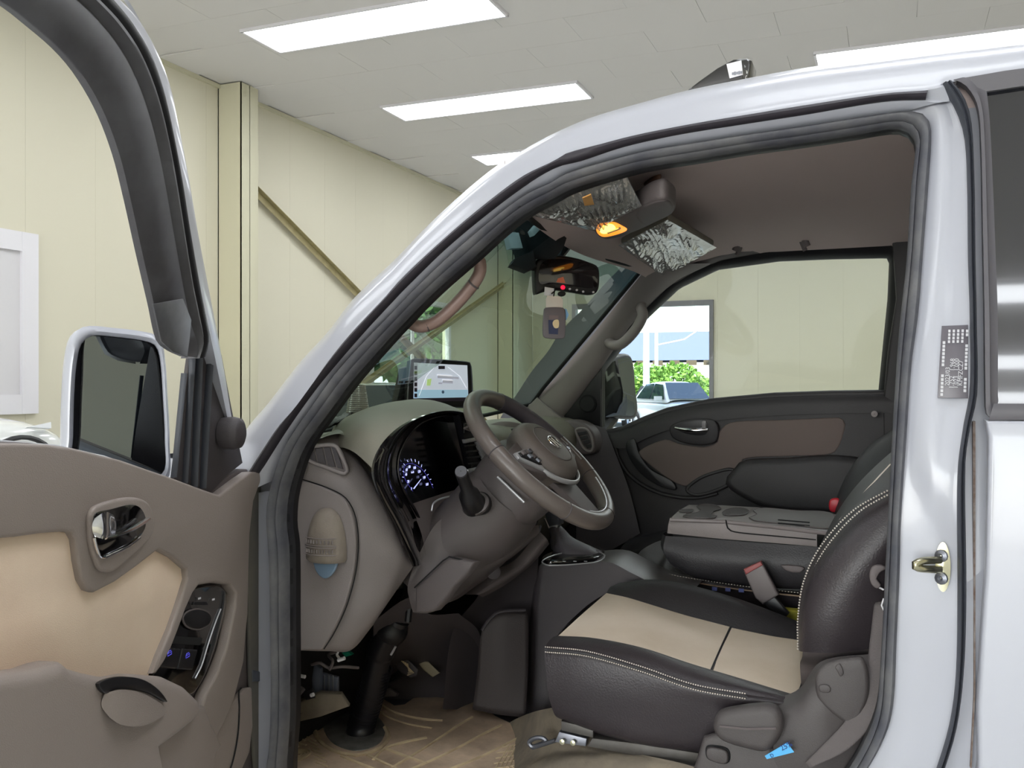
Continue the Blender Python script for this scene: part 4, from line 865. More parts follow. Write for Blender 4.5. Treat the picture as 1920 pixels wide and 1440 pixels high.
# centre: vents with silver frames, screen recess, switches
XV = -.905
def vx(u, v, o=0): return atx(u, v, XV+o)
m = M(); m.slab([vx(u, v, -.004) for u, v in ((862, 778), (900, 785), (935, 880), (960, 960), (905, 1010), (890, 905), (876, 840))], (-.02, 0, 0), .004); ct = obj('centre_stack', m, MT['black'], dash, smooth=40)
def bar4(pts, nm, mt, th=.008, par=None, b=.002): m = M(); m.slab([vx(*p) for p in pts], (th, 0, 0), b); return obj(nm, m, MT[mt], par or dash, smooth=40)
bar4([(865, 824), (892, 819), (895, 826), (867, 831)], 'silver_frame', 'silver'); bar4([(888, 829), (898, 826), (916, 860), (925, 871), (908, 877)], 'silver_frame', 'silver'); bar4([(872, 888), (872, 880), (912, 870), (925, 871), (924, 876), (890, 886)], 'silver_frame', 'silver')
for v in (835, 846, 857, 868): bar4([(868+(v-835)*.2, v), (889+(v-835)*.42, v-3), (892+(v-835)*.42, v+1), (869+(v-835)*.2, v+4)], 'louvre', 'black', .004)
bar4([(874, 892), (915, 882), (935, 905), (890, 915)], 'switch_row', 'black', .004)
bar4([(868, 793), (888, 798), (892, 812), (868, 812)], 'hazard_panel', 'black', .004)
m = M(); m.tube([vx(871, 803, .006), vx(876, 800, .01), vx(883, 808, .006)], .003, 6, closed=True); obj('hazard_mark', m, MT['trim'], dash)
# dark storage mouth right of the wheel's upper rim
m = surf([[(905, 800, 2.30), (940, 790, 2.34), (975, 794, 2.40), (985, 803, 2.44)], [(905, 812, 2.29), (940, 801, 2.33), (975, 806, 2.40), (990, 812, 2.44)]], 16, 6); obj('centre_visor', m, MT['trim'], dash, smooth=60, solid=.01)
m = M(); m.slab([at(u, v, 2.33) for u, v in pc([(903, 815), (920, 806), (955, 804), (972, 808), (978, 818), (960, 832), (930, 836), (905, 834)], 30)], (0, .05, 0), .006); obj('storage_mouth', m, MT['blackm'], dash, smooth=40)
# far air outlet
m = M(); q = [(1048, 792), (1075, 788), (1098, 796), (1112, 812), (1117, 835), (1113, 850), (1090, 852), (1070, 835), (1058, 815)]
m.slab([at(u, v, 2.80) for u, v in pc(q, 40)], (0, .08, 0), .015, 4); fo_ = obj('far_air_outlet', m, MT['trimd'], dash, smooth=60)
for k in range(4):
    m = M(); a = (1085+k*5, 811+k*8); m.slab([at(u, v, 2.795) for u, v in ((a[0]-2, a[1]), (a[0]+14-k*2, a[1]-3), (a[0]+17-k*2, a[1]+3), (a[0]+1, a[1]+6))], (0, -.004, 0), .001); obj('louvre', m, MT['black'], dash, smooth=0)
m = M(); m.tube([at(u, v, 2.79) for u, v in pc([(1080, 806), (1098, 804), (1108, 816), (1112, 836), (1108, 846), (1096, 842), (1086, 824)], 30)], .004, 6, closed=True); obj('outlet_ring', m, MT['trim'], dash)
# trim joining dash and far door, below the far outlet
m = surf([[(1050, 792, 2.86), (1090, 790, 2.88), (1135, 803, 2.90)], [(1075, 850, 2.80), (1112, 850, 2.84), (1150, 840, 2.88)], [(1080, 960, 2.82), (1120, 940, 2.85), (1180, 920, 2.88)], [(1080, 1060, 2.84), (1130, 1040, 2.86), (1200, 1000, 2.89)]], 14, 16); obj('dash_far_end', m, MT['trimdd'], dash, smooth=70)
# ------------------------------------------------------------------ tablet navigator on the dash
nv = empty('navigation_screen', at(820, 760, 2.25), 'flat navigation screen showing a pale map, standing on the dashboard behind the wheel', 'screen')
Pn = at(825, 715, 2.22); nn = V((.86, -.51, .06)).normalized()
def nx(u, v, o=0): return onp(u, v, Pn+nn*o, nn)
m = M(); m.slab([nx(u, v) for u, v in pc([(770, 676), (774, 673), (878, 679), (883, 684), (886, 760), (882, 764), (768, 762), (764, 757)], 50)], -nn*.02, .003, 3); nb = obj('screen_body', m, MT['black'], nv, smooth=50)
m = M(); m.tube([nx(u, v, .001) for u, v in pc([(770, 676), (774, 673), (878, 679), (883, 684), (886, 760), (882, 764), (768, 762), (764, 757)], 50)], .0018, 6, closed=True); obj('bright_rim', m, MT['steel'], nv)
MT['scr'] = mat('lit_map', (214, 220, 232), .2, emit=.42, ecol=(214, 220, 236)); MT['scr2'] = mat('lit_map_block', (200, 200, 212), .2, emit=.30, ecol=(190, 190, 204)); MT['scrg'] = mat('lit_map_green', (200, 226, 150), .2, emit=.38, ecol=(190, 220, 140)); MT['scrd'] = mat('lit_bar_dark', (60, 52, 62), .2, emit=.05)
MT['scrw'] = mat('lit_map_white', (240, 240, 245), .2, emit=.55, ecol=(240, 240, 248)); MT['scrb'] = mat('lit_map_blue', (170, 205, 225), .2, emit=.4, ecol=(170, 205, 228))
def sc2(pts, nm, mt, o): m = M(); m.slab([nx(u, v, o) for u, v in pts], nn*.0004, 0); return obj(nm, m, MT[mt], nv, smooth=0)
sc2([(776, 680), (876, 685), (878, 745), (775, 747)], 'map_image', 'scr', .0006); sc2([(776, 731), (877, 731), (878, 745), (775, 747)], 'map_foreground', 'scrb', .0012)
sc2([(776, 748), (878, 746), (878, 752), (775, 754)], 'status_bar', 'scrd', .0008); sc2([(776, 681), (783, 681), (782, 747), (775, 747)], 'icon_column', 'scr2', .0012)
for k in range(6): sc2([(777, 686+k*10.4), (782, 686+k*10.4), (782, 693+k*10.4), (777, 693+k*10.4)], 'icon', 'scrd', .002)
sc2([(822, 686), (834, 686), (834, 692), (822, 692)], 'top_icon', 'scrd', .002); sc2([(801, 711), (809, 710), (807, 723), (800, 723)], 'map_park', 'scrg', .002)
for q in ([(820, 704), (850, 706), (850, 711), (820, 709)], [(848, 706), (860, 707), (860, 711), (848, 710)], [(830, 713), (849, 714), (849, 719), (829, 718)], [(822, 717), (829, 717), (829, 720), (822, 720)]): sc2(q, 'map_building', 'scr2', .002)
sc2([(820, 702), (848, 704), (848, 706), (820, 704)], 'map_roof', 'scrw', .0024); sc2([(830, 711), (849, 712), (849, 714), (829, 713)], 'map_roof', 'scrw', .0024)
m = M(); m.tube([nx(786, 742, .002), nx(800, 705, .002), nx(815, 688, .002)], .0006, 4); m.tube([nx(840, 688, .002), nx(862, 705, .002), nx(875, 728, .002)], .0006, 4); obj('map_road', m, MT['scrw'], nv)
m = M(); m.lathe(nx(830.5, 735, .002), nn, [(.0042, 0), (.0042, .0005), (.0002, .0006)], 16); obj('position_mark', m, mat('mark_blue', (90, 120, 150), .4, emit=.1), nv)
m = M(); m.slab([nx(u, v, -.02) for u, v in ((768, 686), (764, 750), (745, 775), (740, 770), (758, 690))], -nn*.03, .003); obj('screen_mount', m, MT['black'], nv, smooth=40)
m = M(); m.slab([nx(u, v, -.012) for u, v in ((775, 758), (850, 762), (850, 775), (775, 772))], -nn*.03, .004); obj('mount_foot', m, MT['black'], nv, smooth=40)
# ribbed beaker and folded black cover lying at the glass on the driver's side
bk = empty('ribbed_beaker', at(672, 778, 1.80), 'clear ribbed plastic beaker upside down behind the dash, at the foot of the windscreen', 'cup')
c = at(671, 770, 1.80); prof = []
for k in range(28): t = k/27; prof.append((.026-.009*t+(.0009 if k % 2 else 0), .062*t-.005))
prof.append((.008, .0585)); prof.append((.0005, .0588))
m = M(); m.lathe(c, (0, 0, 1), prof, 28); obj('beaker_wall', m, glass('beaker_plastic', (.72, .66, .58), rough=.15, refl=.12, haze=.22), bk, smooth=30)
m = surf([[(583, 828, 1.60), (640, 805, 1.72), (675, 783, 1.80), (712, 782, 1.86), (745, 772, 1.9)], [(584, 824, 1.60), (645, 798, 1.72), (672, 776, 1.82), (705, 778, 1.88), (738, 770, 1.93)], [(588, 815, 1.62), (640, 790, 1.76), (665, 776, 1.86), (700, 774, 1.90), (730, 770, 1.95)]], 30, 12)
rnd = random.Random(2); m.v = [p+V((0, 0, .014+rnd.uniform(-.002, .002))) for p in m.v]
tag(obj('black_cover', m, MT['black'], smooth=60, solid=.003), 'crumpled black cover lying along the foot of the windscreen under the beaker', 'cover')
# ------------------------------------------------------------------ steering wheel
WC = V((-.694, 1.87, 1.343)); A_ = math.radians(43); wn = V((math.sin(A_), 0, math.cos(A_))); e1 = V((math.cos(A_), 0, -math.sin(A_))); e2 = V((0, 1, 0))
def w3(a, b, h=0): return WC+e1*a+e2*b+wn*h
RW = .186
MT['rim'] = mat('wheel_leather', (98, 90, 86), .33, bump=.15, bscale=400); MT['rimp'] = mat('perforated_leather', (74, 68, 74), .42, bump=.6, bscale=900)
m = M(); m.tube([w3(RW*math.cos(a), RW*math.sin(a)) for a in [2*math.pi*k/96 for k in range(96)]], .0185, 18, closed=True); sw = part('steering_wheel', m, 'rim', smooth=80)
for k0, k1 in ((2.25, 3.35), (1.9, 1.25)):
    pass
def arc(a0, a1, n, rr, h): return [w3(rr*math.cos(a0+(a1-a0)*k/n), rr*math.sin(a0+(a1-a0)*k/n), h) for k in range(n+1)]
m = M(); m.tube(arc(1.75, 2.75, 30, RW, 0), .0190, 18); obj('grip_leather', m, MT['rimp'], sw, smooth=80)
for a in (.22, 1.15, 1.75, 2.75, -1.75, -.75):
    m = M(); c0_ = w3(RW*math.cos(a), RW*math.sin(a)); ax = (-e1*math.sin(a)+e2*math.cos(a)); m.lathe(c0_, ax, [(.0184, -.0015), (.0194, 0), (.0184, .0015)], 24); obj('stitch_ring', m, MT['trimdd'], sw)
m = M(); m.tube(arc(-.35, 1.0, 50, RW-.012, .0145), .0016, 6); m.tube(arc(1.35, 1.75, 20, RW-.012, .0145), .0016, 6); obj('bright_inlay', m, MT['silver'], sw)
# airbag pad
def oval(ra, rb, h, k=40, ca=0, cb=0, e=2.3):
    r = []
    for j in range(k):
        t = 2*math.pi*j/k; c_, s_ = math.cos(t), math.sin(t)
        r.append(w3(ca+ra*math.copysign(abs(c_)**(2/e), c_), cb+rb*math.copysign(abs(s_)**(2/e), s_), h))
    return r
m = M(); m.grid([oval(.06, .075, -.04), oval(.078, .088, -.01), oval(.082, .090, .012), oval(.078, .086, .027), oval(.066, .072, .037), oval(.045, .05, .042), oval(.02, .02, .044), oval(.0005, .0005, .0445)], cu=True); pad = obj('airbag_pad', m, mat('pad_plastic', (106, 98, 94), .5, bump=.3, bscale=600), sw, smooth=80)
m = M(); m.tube(oval(.050, .056, .0412), .0012, 6, closed=True); obj('pad_crease', m, MT['trimd'], sw)
m = M(); m.tube(oval(.017, .0225,   .0465, 30, e=2), .0012, 8, closed=True)
m.tube([w3(-.012, -.010, .0468), w3(.012, -.004, .0468)], .0013, 6); m.tube([w3(-.012, .004, .0468), w3(.012, .010, .0468)], .0013, 6); m.tube([w3(-.002, -.008, .0468), w3(.004, .008, .0468)], .0013, 6); obj('emblem', m, MT['chrome'], sw)
# spokes
def spoke(pts, th, nm, mt, h0=-.008, b=.004, par=None):
    m = M(); m.slab([w3(a, b_, h0) for a, b_ in pts], wn*th, b, 3); return obj(nm, m, MT[mt], par or sw, smooth=50)
for s in (-1, 1):
    spoke([(-.045, s*.07), (-.02, s*.175), (.02, s*.178), (.055, s*.085)][::s], .02, 'spoke', 'trimd')
    spoke([(-.018, s*.080), (-.012, s*.155), (.004, s*.160), (.042, s*.098), (.045, s*.085)][::s], .024, 'switch_frame', 'silver', -.006)
    spoke([(-.010, s*.086), (-.008, s*.145), (.002, s*.148), (.030, s*.100), (.032, s*.088)][::s], .028, 'switch_panel', 'black', -.006)
    for k, (a, b_) in enumerate(((-.004, .095), (.010, .098), (.022, .096), (-.003, .115), (.008, .118), (-.003, .134))):
        m = M(); m.box(w3(a, s*b_, .024), (.009, .013, .004), Matrix.Rotation(A_, 3, 'Y')); obj('button', m, MT['trimd' if k % 2 else 'steel'], sw, smooth=0)
spoke([(.06, -.055), (.178, -.035), (.178, .035), (.06, .055), (.05, 0)], .014, 'spoke', 'trimd', -.014)
m = M(); m.tube(cr([w3(.03, -.095, .012), w3(.06, -.078, .014), (w3(.082, -.045, .016)), w3(.092, 0, .017), w3(.082, .045, .016), w3(.06, .078, .014), w3(.03, .095, .012)], 40), .0055, 8, flat=.7); obj('silver_arc', m, MT['silver'], sw, smooth=80)
# column shroud: upper ring behind the wheel, then the big cowl sloping down and forward
def ring(h, ra, rb, ca=0, k=32, e=2.4, cb=0): return oval(ra, rb, h, k, ca, cb, e)
m = M(); m.grid([ring(-.02, .055, .07), ring(-.03, .085, .088), ring(-.075, .09, .09), ring(-.10, .088, .092), ring(-.13, .08, .10)], cu=True); col = part('steering_column', m, 'cowl', smooth=80)
m = M(); m.grid([ring(-.10, .075, .10), ring(-.13, .088, .112, .0), ring(-.18, .090, .122, .004), ring(-.24, .092, .13, .002), ring(-.30, .092, .135, -.004), ring(-.37, .085, .13, -.01)], cu=True); obj('column_cowl', m, MT['cowl'], col, smooth=80)
m = M(); m.tube([at(933, 894, 1.772), at(958, 918, 1.768), at(983, 942, 1.772)], .003, 8); obj('cowl_slot', m, MT['silver'], col)
# stalk
sk0 = at(887, 948, 1.70); sk1 = at(865, 886, 1.63)
m = M(); m.tube([sk0+V((.0, .04, -.0)), sk0, sk0.lerp(sk1, .35), sk0.lerp(sk1, .5), sk0.lerp(sk1, .8), sk1], [.024, .023, .021, .013, .0125, .0125], 18); stl = part('light_stalk', m, 'black', smooth=50)
m = M(); m.lathe(sk0+V((0, .012, 0)), (sk1-sk0), [(.024, -.006), (.029, 0), (.029, .006), (.022, .008)], 24); obj('stalk_collar', m, MT['cowl'], stl)
ax = (CAM-sk1).normalized()*.5+(sk1-sk0).normalized()*.5
m = M(); m.lathe(sk1, ax, [(.0115, -.004), (.0125, .002), (.0115, .007), (.001, .008)], 20); obj('end_cap', m, mat('grey_cap', (74, 74, 80), .5), stl)
# knee panel under the column
m = surf([[(775, 1062, 1.70), (815, 985, 1.74), (850, 965, 1.78), (930, 985, 1.85), (1010, 985, 1.95)],
          [(768, 1085, 1.70), (800, 1045, 1.72), (850, 1030, 1.75), (930, 1045, 1.82), (1010, 1000, 1.95)],
          [(764, 1105, 1.70), (790, 1090, 1.70), (835, 1075, 1.73), (900, 1078, 1.80), (960, 1045, 1.92)],
          [(768, 1125, 1.70), (785, 1130, 1.70), (825, 1135, 1.73), (880, 1100, 1.80), (930, 1062, 1.92)],
          [(774, 1148, 1.71), (800, 1150, 1.71), (822, 1142, 1.75), (862, 1105, 1.83), (915, 1070, 1.95)]], 26, 24); kp = part('knee_panel', m, 'cowl', smooth=70)
m = M(); m.slab([at(u, v, 1.695) for u, v in ((777, 1102), (800, 1080), (830, 1052), (842, 1044), (868, 1050), (888, 1054), (875, 1075), (850, 1100), (835, 1122), (814, 1146), (795, 1150), (777, 1150))], (.01, .02, 0), .006, 3); obj('knee_lid', m, MT['cowl'], kp, smooth=50)
m = M(); m.tube([at(777, 1102, 1.692), at(830, 1052, 1.692), at(842, 1044, 1.692), at(868, 1050, 1.70), at(890, 1054, 1.72)], .0016, 5); obj('lid_gap', m, MT['blackm'], kp)
m = surf([[(890, 1045, 1.95), (960, 1000, 2.0), (1010, 975, 2.02)], [(885, 1085, 1.93), (945, 1045, 2.0), (1000, 1010, 2.04)], [(900, 1110, 1.95), (960, 1060, 2.04), (1010, 1030, 2.08)], [(850, 1180, 1.95), (940, 1130, 2.10), (1005, 1110, 2.16)], [(830, 1330, 2.0), (900, 1330, 2.15), (1005, 1330, 2.2)]], 20, 26); lp = part('lower_dash_panel', m, 'trimdd', smooth=70)
m = surf([[(872, 1115, 1.88), (915, 1075, 1.93), (965, 1050, 2.0), (1010, 995, 2.05)], [(895, 1115, 1.86), (935, 1090, 1.92), (985, 1060, 2.0), (1025, 1010, 2.05)], [(905, 1120, 1.9), (950, 1095, 1.98), (1000, 1055, 2.05), (1030, 1020, 2.08)]], 20, 10); obj('grey_brace_trim', m, MT['trimd'], lp, smooth=70)
m = M(); m.lathe(at(925, 1072, 1.885), (.5, -1, 0), [(.016, 0), (.016, .004), (.012, .007), (.0005, .008)], 20); obj('round_knob', m, MT['trimdd'], lp)
m = M(); m.slab([at(u, v, 1.98) for u, v in ((930, 1045), (985, 1005), (1012, 985), (1008, 1000), (960, 1035), (938, 1050))], (0, .02, 0), .003); obj('switch_strip', m, MT['piano'], lp, smooth=40)
m = surf([[(700, 1165, 1.75), (770, 1120, 1.76), (800, 1150, 1.8), (860, 1150, 1.9)], [(700, 1210, 1.85), (770, 1200, 1.9), (830, 1200, 1.98), (900, 1190, 2.05)], [(700, 1260, 2.0), (770, 1260, 2.06), (830, 1260, 2.1), (900, 1260, 2.12)], [(690, 1310, 2.06), (770, 1312, 2.1), (850, 1312, 2.14), (920, 1330, 2.16)]], 16, 16); part('footwell_lining', m, 'trimdd', smooth=70)
# ================================================================== FLOOR, PEDALS, CONSOLE
FZ = .69
MT['mat'] = mat('dusty_rubber_mat', (222, 196, 168), .8, c2=(160, 140, 120), vscale=7, bump=.4, bscale=120)
MT['dust'] = mat('dusty_floor', (128, 118, 102), .9, c2=(98, 90, 80), vscale=9, bump=.5, bscale=100)
MT['rib'] = mat('dust_ridge', (206, 186, 150), .85, c2=(170, 150, 122), vscale=14)
m = M(); mo_ = [(540, 1360), (572, 1352), (600, 1342), (640, 1340), (655, 1325), (700, 1308), (720, 1310), (740, 1322), (758, 1320), (775, 1308), (800, 1305), (880, 1312), (900, 1320), (930, 1342), (960, 1356), (990, 1368), (1000, 1400), (980, 1470), (760, 1560), (560, 1560)]
fmz = lambda u, v, dz=0: atz(u, v, FZ+.012+dz)
m.slab([fmz(u, v) for u, v in mo_], (0, 0, -.008), .003); fmt = obj('floor_mat', m, MT['mat'], smooth=50); tag(fmt, 'dusty moulded rubber floor mat in the driver footwell', 'mat')
def rib(pts, r=.004, nm='mat_ridge'):
    m = M(); m.tube(cr([fmz(u, v, .0) for u, v in pts], 16), r, 6); obj(nm, m, MT['rib'], fmt)
rib([(600, 1346), (590, 1365), (598, 1388), (625, 1408), (665, 1418), (705, 1408), (728, 1385), (722, 1365)], .006, 'ring_ridge')
rib([(690, 1416), (740, 1440), (780, 1455)]); rib([(722, 1404), (760, 1418), (800, 1432)]); rib([(640, 1418), (690, 1438), (730, 1452)])
rib([(735, 1440), (800, 1400), (860, 1360), (885, 1345)]); rib([(700, 1425), (722, 1404), (760, 1392), (800, 1384)]); rib([(760, 1448), (840, 1412), (900, 1380), (940, 1360)]); rib([(820, 1452), (900, 1420), (970, 1385)])
rib([(712, 1318), (735, 1334), (770, 1345), (800, 1350), (830, 1352)]); rib([(708, 1330), (730, 1346), (765, 1358), (810, 1366)], .003); rib([(540, 1372), (575, 1362), (600, 1350)], .004)
for k in range(9):
    rib([(538, 1348+k*9), (552, 1352+k*9.5), (566+k*2, 1362+k*9)], .0028, 'tread_line') if k < 5 else rib([(536, 1352+k*9), (560, 1356+k*9)], .0028, 'tread_line')
for k in range(7): rib([(575+k*3, 1382+k*8), (592+k*4, 1390+k*8)], .0026, 'tread_line')
for r_ in (5, 10, 15, 20): m = M(); c_ = fmz(559, 1416, .002); m.tube([c_+V((math.cos(a)*r_*.0011, math.sin(a)*r_*.0016, 0)) for a in [2*math.pi*k/24 for k in range(24)]], .002, 6, closed=True); obj('tread_ring', m, MT['rib'], fmt)
for k in range(7): rib([(955+k*7, 1398), (930+k*8, 1440)], .002, 'tread_line'); 
for k in range(5): rib([(935-k*3, 1402+k*10), (1005-k*2, 1392+k*10)], .002, 'tread_line')
# round plate in the mat opening and the steering shaft boot standing in it
shaft = part('steering_shaft_boot', M().tube(cr([at(672, 1382, 1.85), at(682, 1345, 1.85), at(696, 1300, 1.845), at(706, 1250, 1.84), at(716, 1215, 1.835), at(738, 1178, 1.83), at(748, 1160, 1.83)], 60), [.026+.006*math.exp(-((k-1)/4)**2) if k < 8 else (.030 if k < 20 else (.0285 if k < 40 else (.032 if k < 52 else .026))) for k in range(60)], 20), mat('boot_rubber', (26, 25, 30), .35), smooth=70)
for k in range(19):
    t = k/18; u, v = 677+33*t, 1362-110*t; c_ = at(u, v, 1.848); ax = (at(706, 1250, 1.84)-at(682, 1345, 1.85)).normalized()
    m = M(); m.lathe(c_+ax*0, ax, [(.0285, -.0025), (.0325, 0), (.0285, .0025)], 24); obj('boot_rib', m, shaft.data.materials[0], shaft, smooth=60)
m = M(); m.ball(at(676, 1372, 1.845), .034, 18, (1, 1, .9)); obj('boot_foot', m, shaft.data.materials[0], shaft)
m = M(); m.ball(at(735, 1182, 1.83), .036, 18, (1, 1, 1)); m.tube([at(745, 1170, 1.83), at(762, 1130, 1.84), at(770, 1098, 1.85)], [.018, .014, .016], 10); m.tube([at(765, 1165, 1.80), at(770, 1120, 1.80)], .008, 8); obj('universal_joint', m, MT['black'], shaft)
m = M(); m.tube([at(742, 1212, 1.79), at(733, 1228, 1.79)], .0025, 6); obj('bright_clip', m, MT['silver'], shaft)
m = M(); m.slab([atz(u, v, FZ+.010) for u, v in pc([(608, 1350), (640, 1338), (700, 1342), (722, 1366), (712, 1395), (670, 1410), (628, 1398), (609, 1375)], 40)], (0, 0, .004), .001); part('floor_plate', m, mat('dull_plate', (136, 134, 128), .4, .3, c2=(96, 94, 90), vscale=20), smooth=50)
# kick-side: dark recess with bracket, bolts and wiring
m = surf([[(541, 1215, 1.62), (600, 1216, 1.72), (660, 1200, 1.85), (720, 1180, 1.98)], [(541, 1290, 1.66), (600, 1290, 1.80), (660, 1290, 1.92), (720, 1280, 2.04)], [(541, 1345, 1.60), (600, 1330, 1.75), (660, 1320, 1.90), (720, 1310, 2.02)]], 16, 14); part('kick_recess', m, 'blackm', smooth=70)
m = M(); m.slab([at(u, v, 1.66) for u, v in ((541, 1325), (575, 1310), (600, 1300), (640, 1302), (655, 1325), (600, 1345), (541, 1358))], (-.01, .02, 0), .003); part('kick_carpet', m, 'dust', smooth=40)
m = M(); m.slab([at(u, v, 1.68) for u, v in ((588, 1244), (600, 1254), (601, 1305), (586, 1312), (584, 1275))], (.0, .012, 0), .002); m.slab([at(u, v, 1.69) for u, v in ((603, 1262), (632, 1270), (632, 1300), (604, 1306))], (0, .01, 0), .002); brk = part('pedal_bracket', m, mat('blue_grey_steel', (112, 118, 132), .35, .5), smooth=40)
for u0 in (608, 616, 624): m = M(); m.tube([at(u0, 1266, 1.685), at(u0, 1302, 1.685)], .002, 6); obj('bracket_rib', m, MT['steel'], brk)
for a, b in (((556, 1266), (572, 1269)), ((544, 1278), (552, 1279)), ((534, 1236), (544, 1233)), ((634, 1238), (646, 1234)), ((583, 1304), (588, 1302))):
    m = M(); m.tube([at(*a, 1.64), at(*b, 1.64)], .004, 8); part('white_clip', m, 'white')
m = M(); m.tube(cr([at(584, 1246, 1.66), at(600, 1243, 1.66), at(616, 1252, 1.67), at(640, 1250, 1.68), at(672, 1252, 1.72)], 20), .0035, 6); m.tube(cr([at(618, 1256, 1.66), at(624, 1240, 1.66), at(616, 1228, 1.67), at(630, 1222, 1.69)], 16), .0035, 6); part('wiring_loom', m, 'trimd')
m = M(); m.tube(cr([at(634, 1221, 1.7), at(632, 1228, 1.7), at(638, 1236, 1.7)], 8), .003, 6); part('white_wire', m, 'white')
m = M(); m.slab([at(u, v, 1.72) for u, v in ((640, 1224), (652, 1222), (660, 1228), (648, 1232))], (0, .01, 0), .001); part('green_connector', m, mat('green_plug', (20, 120, 96), .4), smooth=0)
m = M(); m.tube([at(541, 1322, 1.62), at(560, 1300, 1.63), at(569, 1290, 1.64)], .006, 8); part('bonnet_lever', m, 'trimdd')
m = M(); m.slab([at(u, v, 1.64) for u, v in ((566, 1296), (585, 1292), (588, 1310), (572, 1314))], (0, .01, 0), .004); part('lever_pad', m, 'black', smooth=50)
# pedals
m = M(); q = [at(u, v, 2.0) for u, v in ((738, 1246), (752, 1232), (764, 1236), (785, 1256), (782, 1268), (770, 1272), (752, 1262))]; m.slab(q, (-.02, .03, -.005), .004, 3); bpd = part('brake_pedal', m, 'trimdd', smooth=50)
for k in range(4): m = M(); m.tube([at(752+k*4, 1238+k*2, 1.995), at(776-k*3, 1262-k*1.0, 1.995), at(764+k, 1266-k*4, 1.995)], .0016, 5); obj('pedal_groove', m, MT['rib'], bpd)
m = M(); m.tube(cr([at(764, 1250, 2.02), at(740, 1270, 2.04), at(715, 1275, 2.05), at(690, 1262, 2.05)], 14), .010, 8); obj('pedal_arm', m, MT['black'], bpd)
m = M(); m.slab([at(u, v, 2.04) for u, v in ((784, 1244), (790, 1239), (804, 1241), (825, 1262), (812, 1270), (796, 1258))], (-.015, .02, -.005), .003, 3); apd = part('accelerator_pedal', m, mat('worn_pedal_rubber', (140, 130, 108), .6), smooth=50)
m = M(); m.tube([at(802, 1252, 2.06), at(790, 1220, 2.1)], .007, 8); obj('pedal_arm', m, MT['black'], apd)
m = M(); m.slab([at(u, v, 2.03) for u, v in ((716, 1300), (728, 1290), (745, 1300), (742, 1306), (722, 1306))], (-.01, .03, -.01), .003); part('foot_rest', m, 'trimd', smooth=40)
# raised engine cover at the seat front, dusty metal
m = surf([[(930, 1375, 2.12), (960, 1352, 2.02), (1000, 1335, 1.9), (1045, 1325, 1.75)], [(955, 1395, 1.95), (985, 1385, 1.88), (1020, 1360, 1.78), (1055, 1345, 1.68)], [(965, 1430, 1.80), (1000, 1415, 1.74), (1060, 1395, 1.66), (1150, 1400, 1.62)], [(960, 1470, 1.66), (1020, 1440, 1.62), (1100, 1425, 1.59), (1330, 1450, 1.56)], [(960, 1560, 1.60), (1020, 1500, 1.58), (1100, 1480, 1.56), (1330, 1500, 1.54)]], 24, 20); part('engine_cover', m, 'dust', smooth=80)
m = M(); q = [at(u, v, 1.66) for u, v in ((992, 1392), (1003, 1384), (1018, 1384), (1024, 1390), (1012, 1396), (998, 1400))]; m.tube(cr(q, 30, True), .0045, 8, closed=True); m.tube([at(998, 1402, 1.66), at(1042, 1388, 1.65)], .004, 8); part('seat_bar_loop', m, 'steel')
# ------------------------------------------------------------------ gear console
Yc = 2.13
m = surf([[(1012, 1060, Yc), (1060, 1060, Yc), (1140, 1054, Yc+.0), (1185, 1075, Yc+.0), (1240, 1100, Yc), (1300, 1110, Yc)],
          [(1004, 1120, Yc), (1060, 1120, Yc), (1140, 1125, Yc), (1185, 1135, Yc), (1240, 1150, Yc), (1300, 1160, Yc)],
          [(998, 1200, Yc), (1060, 1210, Yc), (1140, 1200, Yc), (1185, 1200, Yc), (1240, 1200, Yc), (1300, 1200, Yc)],
          [(992, 1335, Yc-.01), (1060, 1340, Yc), (1140, 1300, Yc), (1185, 1300, Yc), (1240, 1300, Yc), (1300, 1300, Yc)]], 30, 16)
# end face towards the dash and the top
m2 = surf([[(1012, 1060, Yc), (1004, 1120, Yc), (998, 1200, Yc), (992, 1335, Yc-.01)], [(1008, 1062, Yc+.03), (998, 1120, Yc+.03), (992, 1200, Yc+.03), (985, 1330, Yc+.03)], [(1003, 1050, Yc+.24), (998, 1110, Yc+.24), (990, 1180, Yc+.24), (980, 1280, Yc+.24)]], 16, 10); m.add(m2.v, m2.f)
gc = part('gear_console', m, mat('console_plastic', (62, 57, 60), .5, bump=.3, bscale=600), smooth=70)
cz = at(1080, 1057, Yc).z
def ct_(u, v, dz=0): return atz(u, v, cz+dz)
tp_ = [at(1012, 1060, Yc), at(1060, 1060, Yc), at(1140, 1054, Yc), at(1185, 1075, Yc), at(1240, 1100, Yc), at(1300, 1110, Yc)]
tf_ = [p+V((0, .17, 0)) for p in tp_]; m = M(); m.grid([cr(tp_, 24), cr([a.lerp(b, .1)+V((0, 0, .004)) for a, b in zip(tp_, tf_)], 24), cr([a.lerp(b, .9)+V((0, 0, .004)) for a, b in zip(tp_, tf_)], 24), cr(tf_, 24), cr([p+V((0, .01, -.3)) for p in tf_], 24)]); obj('console_top', m, mat('console_top_grey', (88, 84, 86), .4), gc, smooth=60)
bz = pc([(1016, 1054), (1026, 1046), (1060, 1036), (1112, 1032), (1134, 1041), (1128, 1050), (1110, 1055), (1030, 1060)], 50)
m = M(); m.slab([ct_(u, v, .006) for u, v in bz], (0, 0, .012), .004, 3); gb = obj('shift_bezel', m, MT['piano'], gc, smooth=50)
m = M(); m.tube([ct_(u, v, .0185) for u, v in bz], .0016, 6, closed=True); obj('bezel_rim', m, MT['silver'], gc)
for k, u in enumerate((1042, 1058, 1078, 1098)): m = M(); m.box(ct_(u, 1052.5, .019), (.007, .004, .001)); obj('gear_mark', m, MT['text'], gc, smooth=0)
